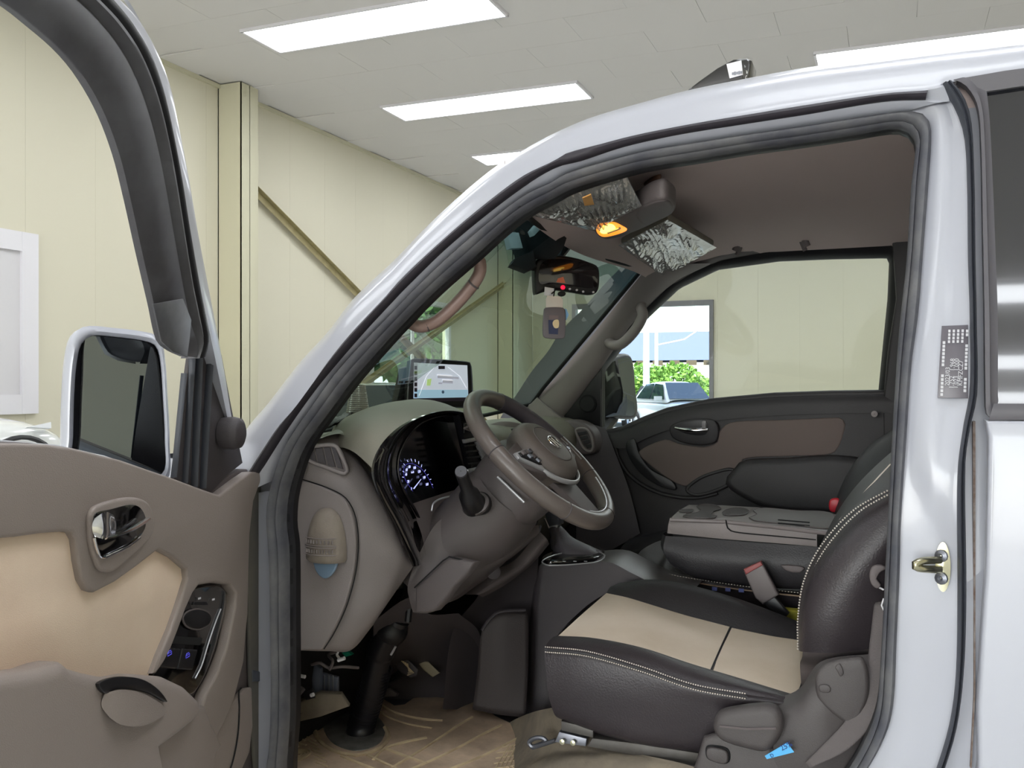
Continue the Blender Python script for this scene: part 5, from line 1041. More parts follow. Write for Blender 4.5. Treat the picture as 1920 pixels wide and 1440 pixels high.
# boot and lever
cb_ = ct_(1072, 1043, .018)
def lpc(u, v, Y=2.20): return at(u, v, Y)
rows = []
for (ul, ur, v, d) in ((1046, 1128, 1046, .05), (1042, 1126, 1036, .052), (1036, 1108, 1026, .045), (1034, 1080, 1014, .036), (1034, 1068, 1006, .028), (1032, 1060, 996, .022), (1028, 1050, 986, .016)):
    a, b = lpc(ul, v), lpc(ur, v); c_ = (a+b)/2; h_ = (b-a)/2; rows.append([c_+h_*math.cos(t)*(1+.06*math.sin(5*t+v))+V((0, d*math.sin(t)*(1+.08*math.sin(4*t+v*.7)), 0)) for t in [2*math.pi*k/28 for k in range(28)]])
m = M(); m.grid(rows, cu=True); gbt = obj('leather_boot', m, mat('boot_leather', (86, 82, 88), .5, bump=.4, bscale=300), gc, smooth=80)
m = M(); m.slab([lpc(1026, 985, 2.185), lpc(1046, 984, 2.185), lpc(1044, 993, 2.185), lpc(1034, 998, 2.185)], (0, .03, 0), .003); obj('silver_collar', m, MT['silver'], gc, smooth=50)
m = M(); m.slab([lpc(u, v, 2.18) for u, v in ((1021, 968), (1018, 940), (1030, 925), (1048, 930), (1052, 960), (1049, 984), (1028, 988))], (0, .04, 0), .008, 3); obj('gear_knob', m, mat('knob_grey', (80, 82, 90), .35), gc, smooth=60)
m = M(); m.tube([lpc(1021, 972, 2.175), lpc(1029, 990, 2.175)], .0022, 6); obj('knob_chrome', m, MT['chrome'], gc)
# cup hole at the back of the console
q = [at(u, v, Yc+.06) for u, v in pc([(1142, 1056), (1150, 1050), (1175, 1056), (1205, 1078), (1214, 1088), (1185, 1088), (1160, 1076)], 30)]
m = M(); m.tube([p+V((0, 0, .002)) for p in q], .003, 6, closed=True); m.slab(q, (0, 0, .002), 0); obj('cup_recess', m, MT['trimdd'], gc, smooth=50)
# open map box in front of the console
m = surf([[(905, 1180, 2.02), (935, 1148, 2.04), (985, 1145, 2.08)], [(900, 1200, 2.02), (940, 1160, 2.035), (990, 1152, 2.07)], [(895, 1260, 2.02), (940, 1260, 2.03), (990, 1260, 2.06)], [(886, 1330, 2.02), (935, 1340, 2.03), (985, 1345, 2.05)]], 14, 16); part('map_box', m, mat('box_brown', (58, 52, 52), .6, bump=.3, bscale=500), smooth=60, solid=.004)
m = M(); m.tube(cr([at(904, 1182, 2.018), at(915, 1165, 2.025), at(935, 1148, 2.035), at(985, 1144, 2.075)], 16), .004, 6); part('box_lip', m, 'trimdd')
# ================================================================== SEATS
def cush(name, rows, mt, nu=30, nv=18, par=None, sm=80): m = surf(rows, nu, nv); return part(name, m, mt, par, smooth=sm)
# driver seat : near side panel
SEAM = [(1022, 1214, 1.585), (1100, 1222, 1.575), (1200, 1250, 1.57), (1300, 1284, 1.57), (1400, 1302, 1.58), (1470, 1312, 1.59)]
def dn(r, dv, dy): return [(u, v+dv, y+dy) for u, v, y in r]
dseat = cush('driver_seat', [SEAM,
    [(1021, 1222, 1.575), (1100, 1230, 1.565), (1200, 1258, 1.56), (1300, 1292, 1.56), (1400, 1310, 1.57), (1470, 1320, 1.58)],
    [(1024, 1262, 1.572), (1100, 1280, 1.562), (1200, 1300, 1.56), (1300, 1320, 1.565), (1400, 1335, 1.575), (1470, 1345, 1.585)],
    [(1028, 1300, 1.58), (1100, 1320, 1.57), (1200, 1345, 1.57), (1300, 1360, 1.575), (1400, 1370, 1.58), (1470, 1375, 1.59)],
    [(1040, 1340, 1.60), (1100, 1362, 1.59), (1200, 1388, 1.585), (1300, 1400, 1.59), (1400, 1405, 1.59), (1470, 1405, 1.60)],
    [(1055, 1350, 1.63), (1110, 1372, 1.62), (1200, 1398, 1.61), (1300, 1412, 1.61), (1400, 1415, 1.61), (1470, 1415, 1.62)]], 'leather', 36, 30)
dseat['label'] = 'driver seat of dark leather with a beige centre'
NB = [(1047, 1192, 1.675), (1100, 1195, 1.675), (1150, 1204, 1.68), (1250, 1234, 1.68), (1333, 1258, 1.68), (1420, 1284, 1.68), (1492, 1303, 1.68)]
cush('side_bolster', [SEAM, [(1026, 1206, 1.60), (1100, 1210, 1.59), (1200, 1234, 1.585), (1300, 1266, 1.585), (1400, 1290, 1.59), (1485, 1308, 1.60)], [(1036, 1195, 1.63), (1100, 1196, 1.625), (1200, 1214, 1.62), (1300, 1247, 1.62), (1400, 1276, 1.63), (1488, 1303, 1.64)], NB], 'leather', 40, 14, dseat)
FB = [(1137, 1112, 2.00), (1200, 1127, 2.00), (1250, 1144, 2.0), (1310, 1160, 2.0), (1370, 1176, 2.0), (1440, 1190, 2.0), (1520, 1204, 2.0)]
def mid(a, b, t, lift=0): return [(p[0]*(1-t)+q[0]*t, p[1]*(1-t)+q[1]*t-lift, p[2]*(1-t)+q[2]*t) for p, q in zip(a, b)]
nbf = [(1047, 1192, 1.675), (1100, 1195, 1.675), (1150, 1204, 1.68), (1250, 1234, 1.68), (1290, 1246, 1.68), (1331, 1257, 1.68)]
fbf = [(1137, 1112, 2.0), (1175, 1120, 2.0), (1215, 1132, 2.0), (1280, 1152, 2.0), (1325, 1164, 2.0), (1368, 1175, 2.0)]
cush('front_seat_panel', [nbf, mid(nbf, fbf, .5, 1), fbf], 'seatb', 24, 14, dseat)
nbr = [(1335, 1259, 1.68), (1380, 1272, 1.68), (1420, 1284, 1.68), (1460, 1295, 1.68), (1494, 1303, 1.68)]
fbr = [(1372, 1177, 2.0), (1410, 1185, 2.0), (1450, 1193, 2.0), (1490, 1199, 2.0), (1530, 1206, 2.0)]
cush('rear_seat_panel', [nbr, mid(nbr, fbr, .5, 2), fbr], 'seatb', 24, 14, dseat)
m = M(); m.tube(cr([at(1334, 1258, 1.678), at(1350, 1222, 1.83), at(1370, 1176, 2.0)], 16), .0022, 6); obj('panel_seam', m, MT['leather2'], dseat) if False else obj('panel_seam', m, MT['leather2'], dseat)
# front roll of the cushion
cush('cushion_front', [[(1047, 1192, 1.675), (1072, 1162, 1.78), (1105, 1132, 1.9), (1137, 1112, 2.0)], [(1038, 1200, 1.675), (1062, 1172, 1.78), (1096, 1142, 1.9), (1128, 1120, 2.0)], [(1032, 1235, 1.66), (1055, 1215, 1.78), (1085, 1190, 1.9), (1115, 1170, 2.0)], [(1034, 1290, 1.65), (1058, 1275, 1.78), (1090, 1250, 1.9), (1120, 1230, 2.0)]], 'leather', 20, 14, dseat)
# far bolster
F0 = FB[:1]+FB[1:]
F1 = [(1150, 1098, 2.05), (1205, 1092, 2.05), (1260, 1098, 2.05), (1320, 1112, 2.05), (1380, 1130, 2.05), (1450, 1155, 2.05), (1520, 1180, 2.05)]
F2 = [(1165, 1094, 2.10), (1215, 1088, 2.10), (1265, 1092, 2.10), (1325, 1106, 2.10), (1385, 1124, 2.10), (1455, 1150, 2.10), (1520, 1176, 2.10)]
F3 = [(u, v+30, 2.12) for u, v, y in F2]
cush('far_bolster', [F0, mid(F0, F1, .5, 4), F1, F2, F3], 'leather2', 36, 20, dseat)
def stitches(name, pts, r, n, par, mt='stitch', dash_=.55):
    P_ = cr(pts, n*2+1); m = M()
    for k in range(n): a, b = P_[2*k], P_[2*k+1]; m.tube([a, a.lerp(b, dash_*2 if dash_ < .5 else 1)], r, 4)
    o = obj(name, m, MT[mt], par); o['kind'] = 'stuff'; return o
stitches('seam_stitching', [at(u, v-1, y-.012) for u, v, y in SEAM[:5]], .0011, 90, dseat); stitches('seam_stitching', [at(u, v+8.5, y-.019) for u, v, y in SEAM[:5]], .0011, 90, dseat)
m = M(); m.tube(cr([at(u, v+4, y-.0125) for u, v, y in SEAM[:5]], 40), .0028, 6); obj('seam_piping', m, MT['leather2'], dseat)
# seat backrest
B_f = [(1500, 1208, 1.98), (1508, 1120, 1.98), (1535, 1030, 1.98), (1590, 930, 1.98), (1668, 850, 1.98), (1740, 800, 1.98)]
B_m = [(1496, 1214, 1.80), (1500, 1130, 1.80), (1522, 1060, 1.80), (1572, 975, 1.80), (1640, 900, 1.80), (1740, 822, 1.80)]
B_s = [(1497, 1218, 1.66), (1497, 1160, 1.655), (1508, 1090, 1.65), (1540, 1024, 1.65), (1600, 958, 1.65), (1668, 918, 1.65), (1740, 880, 1.65)]
B_1 = [(1505, 1222, 1.62), (1512, 1160, 1.60), (1525, 1098, 1.60), (1560, 1040, 1.60), (1615, 985, 1.60), (1680, 942, 1.60), (1750, 900, 1.60)]
B_2 = [(1560, 1224, 1.60), (1565, 1165, 1.585), (1585, 1110, 1.58), (1615, 1065, 1.58), (1660, 1020, 1.585), (1700, 985, 1.59), (1760, 950, 1.60)]
B_3 = [(1650, 1214, 1.62), (1655, 1170, 1.61), (1668, 1120, 1.605), (1690, 1080, 1.61), (1720, 1040, 1.62), (1750, 1010, 1.62), (1780, 990, 1.62)]
sb = cush('backrest', [B_s, B_1, B_2, B_3], 'leather', 36, 20); sb.parent = dseat; sb.location = WL[sb.name]-WL[dseat.name]
cush('backrest_front', [B_f, B_m, B_s], 'leather2', 30, 16, dseat)
cush('backrest_base', [[(1505, 1222, 1.62), (1560, 1224, 1.60), (1650, 1214, 1.62)], [(1504, 1232, 1.64), (1560, 1232, 1.62), (1650, 1222, 1.63)], [(1500, 1250, 1.72), (1560, 1252, 1.70), (1650, 1240, 1.70)], [(1504, 1300, 1.74), (1560, 1290, 1.72), (1650, 1290, 1.70)]], 'trimd', 16, 10, dseat)
stitches('seam_stitching', [at(u-1, v, y-.006) for u, v, y in B_s[:6]], .0013, 70, dseat); stitches('seam_stitching', [at(u+9-k*.0, v+3, 1.625) for k, (u, v, y) in enumerate(B_s[:6])], .0013, 70, dseat)
m = M(); m.tube(cr([at(u+2, v-6, 1.78) for u, v in ((1572, 981), (1604, 945), (1640, 906), (1668, 876))], 16), .0012, 5); obj('edge_piping', m, MT['stitch'], dseat)
m = M(); m.slab([at(u, v, 1.58) for u, v in pc([(1636, 1062), (1652, 1060), (1662, 1066), (1650, 1074), (1644, 1086), (1652, 1098), (1645, 1104), (1634, 1096), (1630, 1078)], 30)], (0, .01, 0), .003); part('belt_guide_hook', m, 'trimd', smooth=60)
m = M(); m.tube([at(1646, 1100, 1.59), at(1657, 1106, 1.585)], .0015, 5); m.tube([at(1657, 1122, 1.585), at(1653, 1135, 1.585), at(1657, 1144, 1.585)], .0015, 5); part('white_cord', m, 'white')
# recliner cover, side shield, lever, buttons
rc = pc([(1532, 1300), (1530, 1262), (1550, 1240), (1590, 1230), (1620, 1232), (1630, 1290), (1615, 1340), (1600, 1360), (1570, 1340), (1545, 1320)], 50)
m = surf([[(1420, 1318, 1.60), (1470, 1305, 1.60), (1500, 1290, 1.60), (1540, 1240, 1.60), (1640, 1225, 1.60)], [(1440, 1340, 1.565), (1490, 1330, 1.56), (1520, 1300, 1.56), (1560, 1270, 1.565), (1640, 1260, 1.58)], [(1450, 1400, 1.555), (1500, 1390, 1.55), (1540, 1370, 1.55), (1580, 1350, 1.56), (1640, 1330, 1.575)], [(1450, 1500, 1.56), (1500, 1490, 1.555), (1540, 1480, 1.555), (1580, 1460, 1.56), (1640, 1450, 1.575)]], 24, 22); ss = obj('side_shield', m, MT['shield'], dseat, smooth=70)
m = M(); m.slab([at(u, v, 1.566) for u, v in rc], (0, -.014, 0), .008, 3); obj('recliner_cover', m, MT['shield'], dseat, smooth=60)
m = M(); m.slab([at(u, v, 1.552) for u, v in pc([(1536, 1285), (1550, 1283), (1558, 1290), (1555, 1298), (1538, 1296)], 20)], (0, -.003, 0), .0015); m.slab([at(u, v, 1.552) for u, v in pc([(1566, 1250), (1575, 1244), (1582, 1262), (1576, 1268), (1570, 1258)], 20)], (0, -.003, 0), .0015); obj('cover_boss', m, MT['shield'], dseat, smooth=50)
lv = [(1342, 1350), (1350, 1328), (1372, 1320), (1440, 1312), (1464, 1322), (1472, 1350), (1462, 1378), (1440, 1398), (1400, 1392), (1362, 1380), (1348, 1368)]
m = M(); m.slab([at(u, v, 1.56) for u, v in pc(lv, 50)], (0, -.035, 0), .014, 5); obj('seat_lever', m, MT['shield'], dseat, smooth=70)
m = M(); m.tube([at(1350, 1362, 1.523), at(1400, 1367, 1.523), at(1455, 1366, 1.523)], .0018, 5); obj('lever_crease', m, MT['trimd'], dseat)
m = M(); m.slab([at(u, v, 1.575) for u, v in ((1310, 1415), (1322, 1376), (1350, 1368), (1400, 1388), (1470, 1396), (1500, 1400), (1500, 1560), (1300, 1560), (1302, 1440))], (0, -.02, 0), .008, 3); obj('lower_shield', m, MT['shield'], dseat, smooth=60)
m = M(); m.slab([at(u, v, 1.556) for u, v in pc([(1327, 1401), (1345, 1400), (1364, 1407), (1366, 1425), (1358, 1430), (1335, 1424), (1327, 1418)], 30)], (0, -.008, 0), .003, 3); obj('shield_button', m, MT['shield'], dseat, smooth=60)
m = M(); m.tube([at(u, v, 1.5545) for u, v in pc([(1326, 1400), (1345, 1399), (1365, 1406), (1367, 1426), (1358, 1431), (1334, 1425), (1326, 1419)], 30)], .0015, 5, closed=True); obj('button_gap', m, MT['blackm'], dseat)
m = M(); m.slab([at(u, v, 1.60) for u, v in ((1052, 1352), (1112, 1366), (1112, 1384), (1052, 1370))], (0, .01, 0), .002); m.slab([at(u, v, 1.60) for u, v in ((1110, 1384), (1180, 1392), (1310, 1412), (1310, 1438), (1190, 1418), (1100, 1400))], (0, .03, 0), .003); rl = part('seat_rail', m, mat('rail_steel', (86, 84, 82), .5, .5, c2=(66, 62, 58), vscale=12), smooth=40)
m = M(); m.slab([at(u, v, 1.61) for u, v in ((1048, 1372), (1100, 1385), (1098, 1400), (1040, 1392))], (0, .02, 0), .002); obj('rail_foot', m, MT['steel'], rl, smooth=40)
for u, v in ((1055, 1390), (1075, 1392)): m = M(); m.lathe(at(u, v, 1.605), (0, -1, 0), [(.005, 0), (.005, .004), (.0005, .005)], 10); obj('bolt', m, MT['zinc'], rl)
# belt webbing hanging by the pillar, black trim below
m = surf([[(1640, 1130, 1.60), (1668, 1125, 1.59)], [(1632, 1200, 1.585), (1664, 1205, 1.57)], [(1622, 1270, 1.57), (1658, 1290, 1.56)], [(1590, 1345, 1.555), (1640, 1350, 1.548)], [(1540, 1400, 1.548), (1590, 1405, 1.54)], [(1510, 1430, 1.545), (1520, 1440, 1.54)]], 8, 40); part('belt_webbing', m, mat('grey_webbing', (94, 88, 88), .8, bump=.5, bscale=500), smooth=80, solid=.0015)
m = M(); m.slab([at(u, v, 1.60) for u, v in ((1670, 1280), (1655, 1330), (1600, 1390), (1530, 1440), (1500, 1500), (1700, 1500), (1700, 1280))], (0, .02, 0), .002); part('pillar_foot_trim', m, 'blackm', smooth=40)
# blue paper tag by the lever
m = M(); m.slab([at(u, v, 1.532) for u, v in ((1434, 1417), (1476, 1392), (1489, 1410), (1438, 1423))], (0, -.001, 0), 0); bt = obj('blue_paper_tag', m, mat('sky_blue_paper', (86, 176, 232), .6), smooth=0); tag(bt, 'small sky-blue paper tag stuck beside the driver seat lever', 'tag')
q = text('25%', at(1466, 1408, 1.5305), at(1486, 1398, 1.53)-at(1466, 1408, 1.53), (0, 0, 1), .012); q2 = text('D', at(1446, 1421, 1.5305), at(1486, 1404, 1.53)-at(1446, 1421, 1.53), (0, 0, 1), .008); q.add(q2.v, q2.f); obj('pen_marks', q, mat('blue_ink', (20, 60, 130), .6), bt, smooth=0)
# ------------------------------------------------------------------ centre seat with folded back (tray)
Yn = 2.24
ms = cush('centre_seat', [[(1190, 1050, 2.36), (1205, 1030, 2.42), (1245, 1012, 2.5), (1300, 1010, 2.5)], [(1188, 1054, 2.30), (1215, 1055, 2.30), (1260, 1075, 2.28), (1400, 1100, 2.27)], [(1200, 1064, 2.27), (1235, 1078, 2.265), (1300, 1090, 2.26), (1400, 1105, 2.255), (1520, 1118, 2.25)], [(1205, 1080, 2.27), (1240, 1090, 2.26), (1300, 1100, 2.26), (1400, 1112, 2.26), (1520, 1126, 2.26)], [(1212, 1120, 2.3), (1260, 1130, 2.29), (1300, 1140, 2.29), (1400, 1150, 2.28), (1520, 1160, 2.28)]], 'leather', 30, 22)
m = M(); m.tube(cr([at(*p) for p in ((1190, 1056, 2.29), (1212, 1068, 2.262), (1240, 1081, 2.257), (1300, 1092, 2.252), (1400, 1107, 2.247), (1520, 1120, 2.242))], 40), .0018, 6); obj('cushion_piping', m, mat('tan_piping', (150, 128, 108), .6), ms)
stitches('seam_stitching', [at(*p) for p in ((1190, 1050, 2.28), (1212, 1061, 2.258), (1240, 1073, 2.252), (1300, 1085, 2.248), (1400, 1100, 2.242), (1500, 1112, 2.24))], .0009, 60, ms)
m = surf([[(1248, 1005, Yn+.0), (1300, 1008, Yn), (1400, 1016, Yn), (1540, 1026, Yn)], [(1244, 1030, Yn-.01), (1300, 1045, Yn-.015), (1400, 1055, Yn-.015), (1540, 1062, Yn-.01)], [(1256, 1056, Yn+.0), (1300, 1078, Yn-.005), (1400, 1090, Yn), (1520, 1098, Yn)], [(1275, 1068, Yn+.02), (1310, 1086, Yn+.02), (1400, 1100, Yn+.02), (1515, 1106, Yn+.02)]], 24, 16); fb = obj('folded_back', m, MT['leather2'], ms, smooth=80)
m = surf([[(1248, 1005, Yn), (1244, 1030, Yn-.01), (1256, 1056, Yn)], [(1244, 1000, Yn+.12), (1240, 1020, Yn+.12), (1250, 1040, Yn+.12)], [(1270, 985, Yn+.27), (1262, 1000, Yn+.27), (1268, 1015, Yn+.27)]], 12, 12); obj('folded_back_end', m, MT['leather2'], ms, smooth=80)
zt_ = at(1361, 974, Yn).z
tray_n = [(1256, 971), (1361, 975), (1450, 984), (1532, 994)]; low_n = [(1251, 1000), (1361, 1011), (1450, 1018), (1532, 1025)]
MT['tray'] = mat('tray_plastic', (122, 114, 114), .4, bump=.2, bscale=500)
m = M(); a = cr([at(u, v, Yn-.006) for u, v in tray_n], 24); b = cr([at(u, v, Yn-.004) for u, v in low_n], 24); m.grid([a, [p.lerp(q, .5)+V((0, -.006, 0)) for p, q in zip(a, b)], b])
fe = [at(1256, 971, Yn-.006), at(1251, 1000, Yn-.004)]; m.grid([fe, [atz(1276, 955, zt_), at(1264, 985, Yn+.13)], [atz(1292, 946, zt_), at(1285, 965, Yn+.27)]])
tr = obj('tray_side', m, MT['trim'], ms, smooth=60)
def tz(u, v, d=0): return atz(u, v, zt_+d)
m = M(); m.slab([tz(u, v) for u, v in ((1256, 971), (1270, 958), (1290, 946), (1354, 947), (1422, 951), (1500, 958), (1600, 967), (1620, 1004), (1532, 994), (1450, 984), (1361, 975))], (0, 0, -.01), .004, 3); obj('tray_top', m, MT['tray'], ms, smooth=50)
MT['recess'] = mat('recess_brown', (40, 33, 35), .35)
def recess(pts, nm='tray_recess', mt='recess', rim=True):
    q = [tz(u, v, .001) for u, v in pc(pts, 36)]; m = M(); m.slab(q, (0, 0, .0012), 0); o = obj(nm, m, MT[mt], ms, smooth=40)
    if rim: m = M(); m.tube([p+V((0, 0, .0014)) for p in q], .0007, 6, closed=True); obj('recess_rim', m, MT['trimd'], ms)
recess([(1306, 950), (1322, 946), (1346, 949), (1352, 955), (1338, 959), (1334, 965), (1344, 968), (1338, 972), (1306, 971), (1280, 969), (1288, 964), (1306, 962), (1314, 957)])
recess([(1274, 957), (1300, 956), (1296, 961), (1274, 960)], 'tray_slot'); recess([(1354, 962), (1366, 955), (1390, 953), (1404, 958), (1398, 965), (1376, 967), (1358, 966)], 'cup_dish')
recess([(1412, 957), (1430, 953), (1490, 958), (1562, 964), (1562, 990), (1480, 983), (1410, 976), (1404, 970), (1420, 966)], 'tray_recess', 'trimd')
for k in range(2): m = M(); m.tube([tz(1459, 975+k*6, .003), tz(1518, 980+k*6, .003)], .0018, 5); obj('tray_groove', m, MT['blackm'], ms)
m = M(); m.tube(cr([at(1361, 975, Yn-.012), at(1364, 990, Yn-.014), at(1375, 997, Yn-.014), at(1450, 1005, Yn-.013), at(1530, 1012, Yn-.01)], 24), .0015, 5); obj('lid_gap', m, MT['blackm'], ms)
m = M(); m.slab([at(u, v, Yn-.02) for u, v in pc([(1464, 1060), (1500, 1062), (1508, 1066), (1500, 1074), (1478, 1072), (1468, 1066)], 24)], (0, .01, 0), .003); obj('release_handle', m, MT['trimd'], ms, smooth=50)
# belt buckle, yellow cloth, red buckle
m = M(); m.slab([at(u, v, 2.17) for u, v in ((1394, 1072), (1428, 1054), (1460, 1116), (1430, 1134), (1416, 1122))], (0, .02, 0), .005, 3); bk_ = part('seat_belt_buckle', m, mat('buckle_grey', (106, 98, 98), .5), smooth=50)
m = M(); m.slab([at(u, v, 2.166) for u, v in ((1394, 1068), (1426, 1053), (1430, 1060), (1398, 1078))], (0, .02, 0), .003, 3); obj('release_button', m, mat('faded_red', (156, 84, 84), .5), bk_, smooth=50)
m = M(); m.slab([at(u, v, 2.175) for u, v in ((1430, 1132), (1452, 1118), (1480, 1150), (1470, 1162))], (0, .012, 0), .003); obj('buckle_stalk', m, MT['black'], bk_, smooth=50)
m = M(); m.slab([at(u, v, 2.20) for u, v in ((1462, 1150), (1470, 1143), (1498, 1146), (1500, 1172), (1484, 1166), (1470, 1160))], (0, .03, 0), .003); yc = obj('yellow_cloth', m, mat('yellow_cloth', (196, 186, 60), .9, c2=(150, 146, 60), vscale=30), smooth=60); tag(yc, 'scrap of yellow cloth tucked behind the belt buckle', 'cloth')
m = M(); m.slab([at(u, v, 2.66) for u, v in pc([(1556, 938), (1572, 935), (1578, 945), (1570, 960), (1556, 958)], 20)], (0, .02, 0), .004); part('far_belt_buckle', m, mat('red_buckle', (196, 34, 50), .4), smooth=50)['label'] = 'red belt buckle on the far seat'
# passenger seat
cush('passenger_seat', [[(1555, 1100, 2.82), (1560, 1000, 2.82), (1590, 900, 2.82), (1640, 830, 2.82), (1700, 790, 2.82)], [(1548, 1100, 2.68), (1552, 1000, 2.68), (1580, 910, 2.68), (1630, 840, 2.68), (1700, 800, 2.68)], [(1560, 1110, 2.58), (1580, 1010, 2.58), (1620, 930, 2.58), (1660, 880, 2.58), (1720, 840, 2.58)]], 'leather2', 24, 16)['label'] = 'far passenger seat back in shadow'
m = surf([[(1180, 1010, 2.84), (1300, 985, 2.84), (1560, 985, 2.84)], [(1160, 1040, 2.70), (1300, 1020, 2.62), (1560, 1010, 2.60)], [(1170, 1100, 2.70), (1300, 1090, 2.62), (1560, 1080, 2.60)]], 20, 12); part('passenger_cushion', m, 'leather2', smooth=80)
m = M(); m.slab([at(u, v, 2.32) for u, v in ((1400, 1100), (1560, 1110), (1560, 1180), (1420, 1150))], (0, .1, 0), .01); part('seat_gap_tray', m, 'trimdd', smooth=40)
for k in range(3): m = M(); m.box(at(1340+k*25, 1104+k*1.5, 2.235), (.012, .004, .008)); part('blue_switch', m, mat('blue_lit_mark', (90, 100, 160), .5), smooth=0)
# aerial / fin wrapped in film on the roof
fz = []
m = M(); Yf = 2.05
an = empty('roof_fin', at(1360, 160, Yf), 'black roof fin in clear film with a white label, on top of the truck', 'fin')
m.slab([at(u, v, Yf) for u, v in ((1282, 174), (1310, 152), (1345, 127), (1375, 111), (1400, 109), (1409, 113), (1405, 145), (1400, 165))], (0, .08, 0), .004, 3); obj('fin_body', m, MT['piano'], an, smooth=60)
m = M(); m.slab([at(u, v, Yf-.003) for u, v in ((1362, 120), (1390, 113), (1393, 140), (1368, 147))], (0, .002, 0), 0); lb = obj('white_label', m, MT['white'], an, smooth=0)
m = M()
for k in range(5): m.box(at(1374+k*4, 138-k*.6, Yf-.004), (.004, .001, .007 if k % 2 else .005))
obj('label_print', m, MT['steel'], an, smooth=0)
m = surf([[(1388, 110, Yf-.006), (1400, 106, Yf-.006), (1412, 110, Yf-.004)], [(1390, 125, Yf-.01), (1402, 128, Yf-.012), (1410, 122, Yf-.004)], [(1390, 145, Yf-.006), (1399, 148, Yf-.01), (1406, 146, Yf-.004)]], 14, 14)
rnd = random.Random(9); m.v = [p+V((0, rnd.uniform(-.0008, .0008), 0)) for p in m.v]; obj('film_wrap', m, glass('fin_film', (.92, .92, .92), rough=.08, refl=.05), an, smooth=30)
# ================================================================== THE OPEN DRIVER DOOR
DM = -DN
def dq(u, v, off=0.0, t=1): return dr(u, v, -off, t)
def D(pts, off, t=1): return [dq(u, v, off, t) for u, v in pts]
top = [(-420, 838), (-200, 828), (0, 827), (60, 830), (110, 837), (200, 858), (300, 890), (360, 912), (384, 925)]
outl = top+[(400, 912), (430, 888), (448, 879), (478, 880), (482, 886), (483, 905), (480, 940), (480, 995), (484, 1068), (489, 1120), (487, 1180), (484, 1200), (487, 1205), (490, 1262), (492, 1310), (498, 1370), (503, 1440), (508, 1560), (500, 1640), (-420, 1640)]
m = M(); m.slab(D(outl, .0, 0), DM*.045, .006, 2); dd_ = part('driver_door', m, 'trimd', smooth=50); dd_['label'] = 'open driver door with taupe trim and a beige fabric insert'
# white skin of the door seen at its edges
m = M(); m.slab(D([(-420, 834), (0, 824), (110, 834), (200, 854), (330, 900), (395, 925), (455, 882), (474, 885), (474, 1640), (-420, 1640)], .05, 0), DM*.03, .004, 2); obj('outer_skin', m, MT['paint'], dd_, smooth=50)
# raised upper trim pad, in one sweep over the insert and down the front edge
dark_edge = [(484, 905), (470, 940), (462, 1000), (462, 1060), (466, 1120), (466, 1250), (470, 1350), (478, 1440), (482, 1560)]
U = [(-420, 842), (-200, 832), (0, 831), (60, 833), (110, 840), (200, 862), (300, 896), (360, 918), (390, 928), (430, 898), (450, 885), (470, 884), (468, 905), (455, 940), (448, 1000), (446, 1060), (444, 1150), (436, 1240), (418, 1310), (400, 1350), (380, 1390), (356, 1330), (364, 1300), (386, 1262), (404, 1215), (420, 1140), (422, 1112), (410, 1096), (380, 1092), (350, 1096), (338, 1112), (325, 1140), (310, 1180), (296, 1215), (282, 1242), (268, 1262), (262, 1262), (276, 1225), (296, 1180), (314, 1130), (328, 1085), (326, 1066), (300, 1044), (272, 1030), (230, 1062), (190, 1090), (150, 1110), (136, 1106), (124, 1085), (117, 1050), (113, 1010), (106, 998), (92, 996), (50, 999), (0, 1006), (-200, 1020), (-420, 1030)]
m = M(); m.slab(D(U, .0, 0), -DM*.022, .010, 4); obj('upper_trim', m, MT['dtrim'], dd_, smooth=60)
INS = [(-420, 1026), (-200, 1016), (0, 1002), (50, 996), (92, 993), (108, 996), (116, 1010), (121, 1050), (128, 1085), (140, 1102), (152, 1105), (190, 1086), (230, 1058), (272, 1026), (302, 1041), (330, 1064), (333, 1084), (318, 1132), (300, 1184), (280, 1228), (266, 1266), (260, 1300), (-420, 1330)]
m = M(); m.slab(D(INS, .0, 0), -DM*.012, .004, 2); obj('fabric_insert', m, MT['beige'], dd_, smooth=50)
# front part of the panel: recessed column, speaker area with shallow shape
m = M(); m.slab(D([(400, 1352), (420, 1318), (450, 1290), (462, 1288), (464, 1360), (458, 1410), (440, 1450), (400, 1480), (360, 1480), (372, 1410)], .0, 0), -DM*.012, .006, 3); obj('lower_pocket_panel', m, MT['dtrim'], dd_, smooth=60)
m = M(); m.tube(cr(D([(452, 1290), (448, 1296), (449, 1330), (446, 1380), (436, 1430), (420, 1470)], -.014, 0), 24), .0015, 5); obj('pocket_seam', m, MT['blackm'], dd_)
m = M(); m.slab(D([(466, 1256), (478, 1258), (498, 1262), (500, 1268), (496, 1276), (480, 1278), (466, 1278)], -.002, 0), -DM*.01, .003, 2); obj('rubber_bump', m, MT['seal'], dd_, smooth=50)
m = M(); m.slab(D([(470, 905), (483, 905), (481, 940), (480, 995), (484, 1068), (489, 1120), (488, 1195), (491, 1262), (492, 1310), (498, 1370), (503, 1440), (506, 1560), (478, 1560), (472, 1440), (465, 1350), (462, 1250), (460, 1120), (456, 1060), (456, 1000), (462, 940)], -.001, 0), -DM*.008, .003, 2); obj('edge_seal', m, mat('dusty_edge', (96, 92, 84), .8, c2=(78, 76, 74), vscale=8), dd_, smooth=50)
m = M()
for k in range(14): m.box(dq(497+k*.5, 1340+k*7.2, -.004, 0), (.006, .006, .005))
obj('edge_teeth', m, MT['trimd'], dd_, smooth=0)
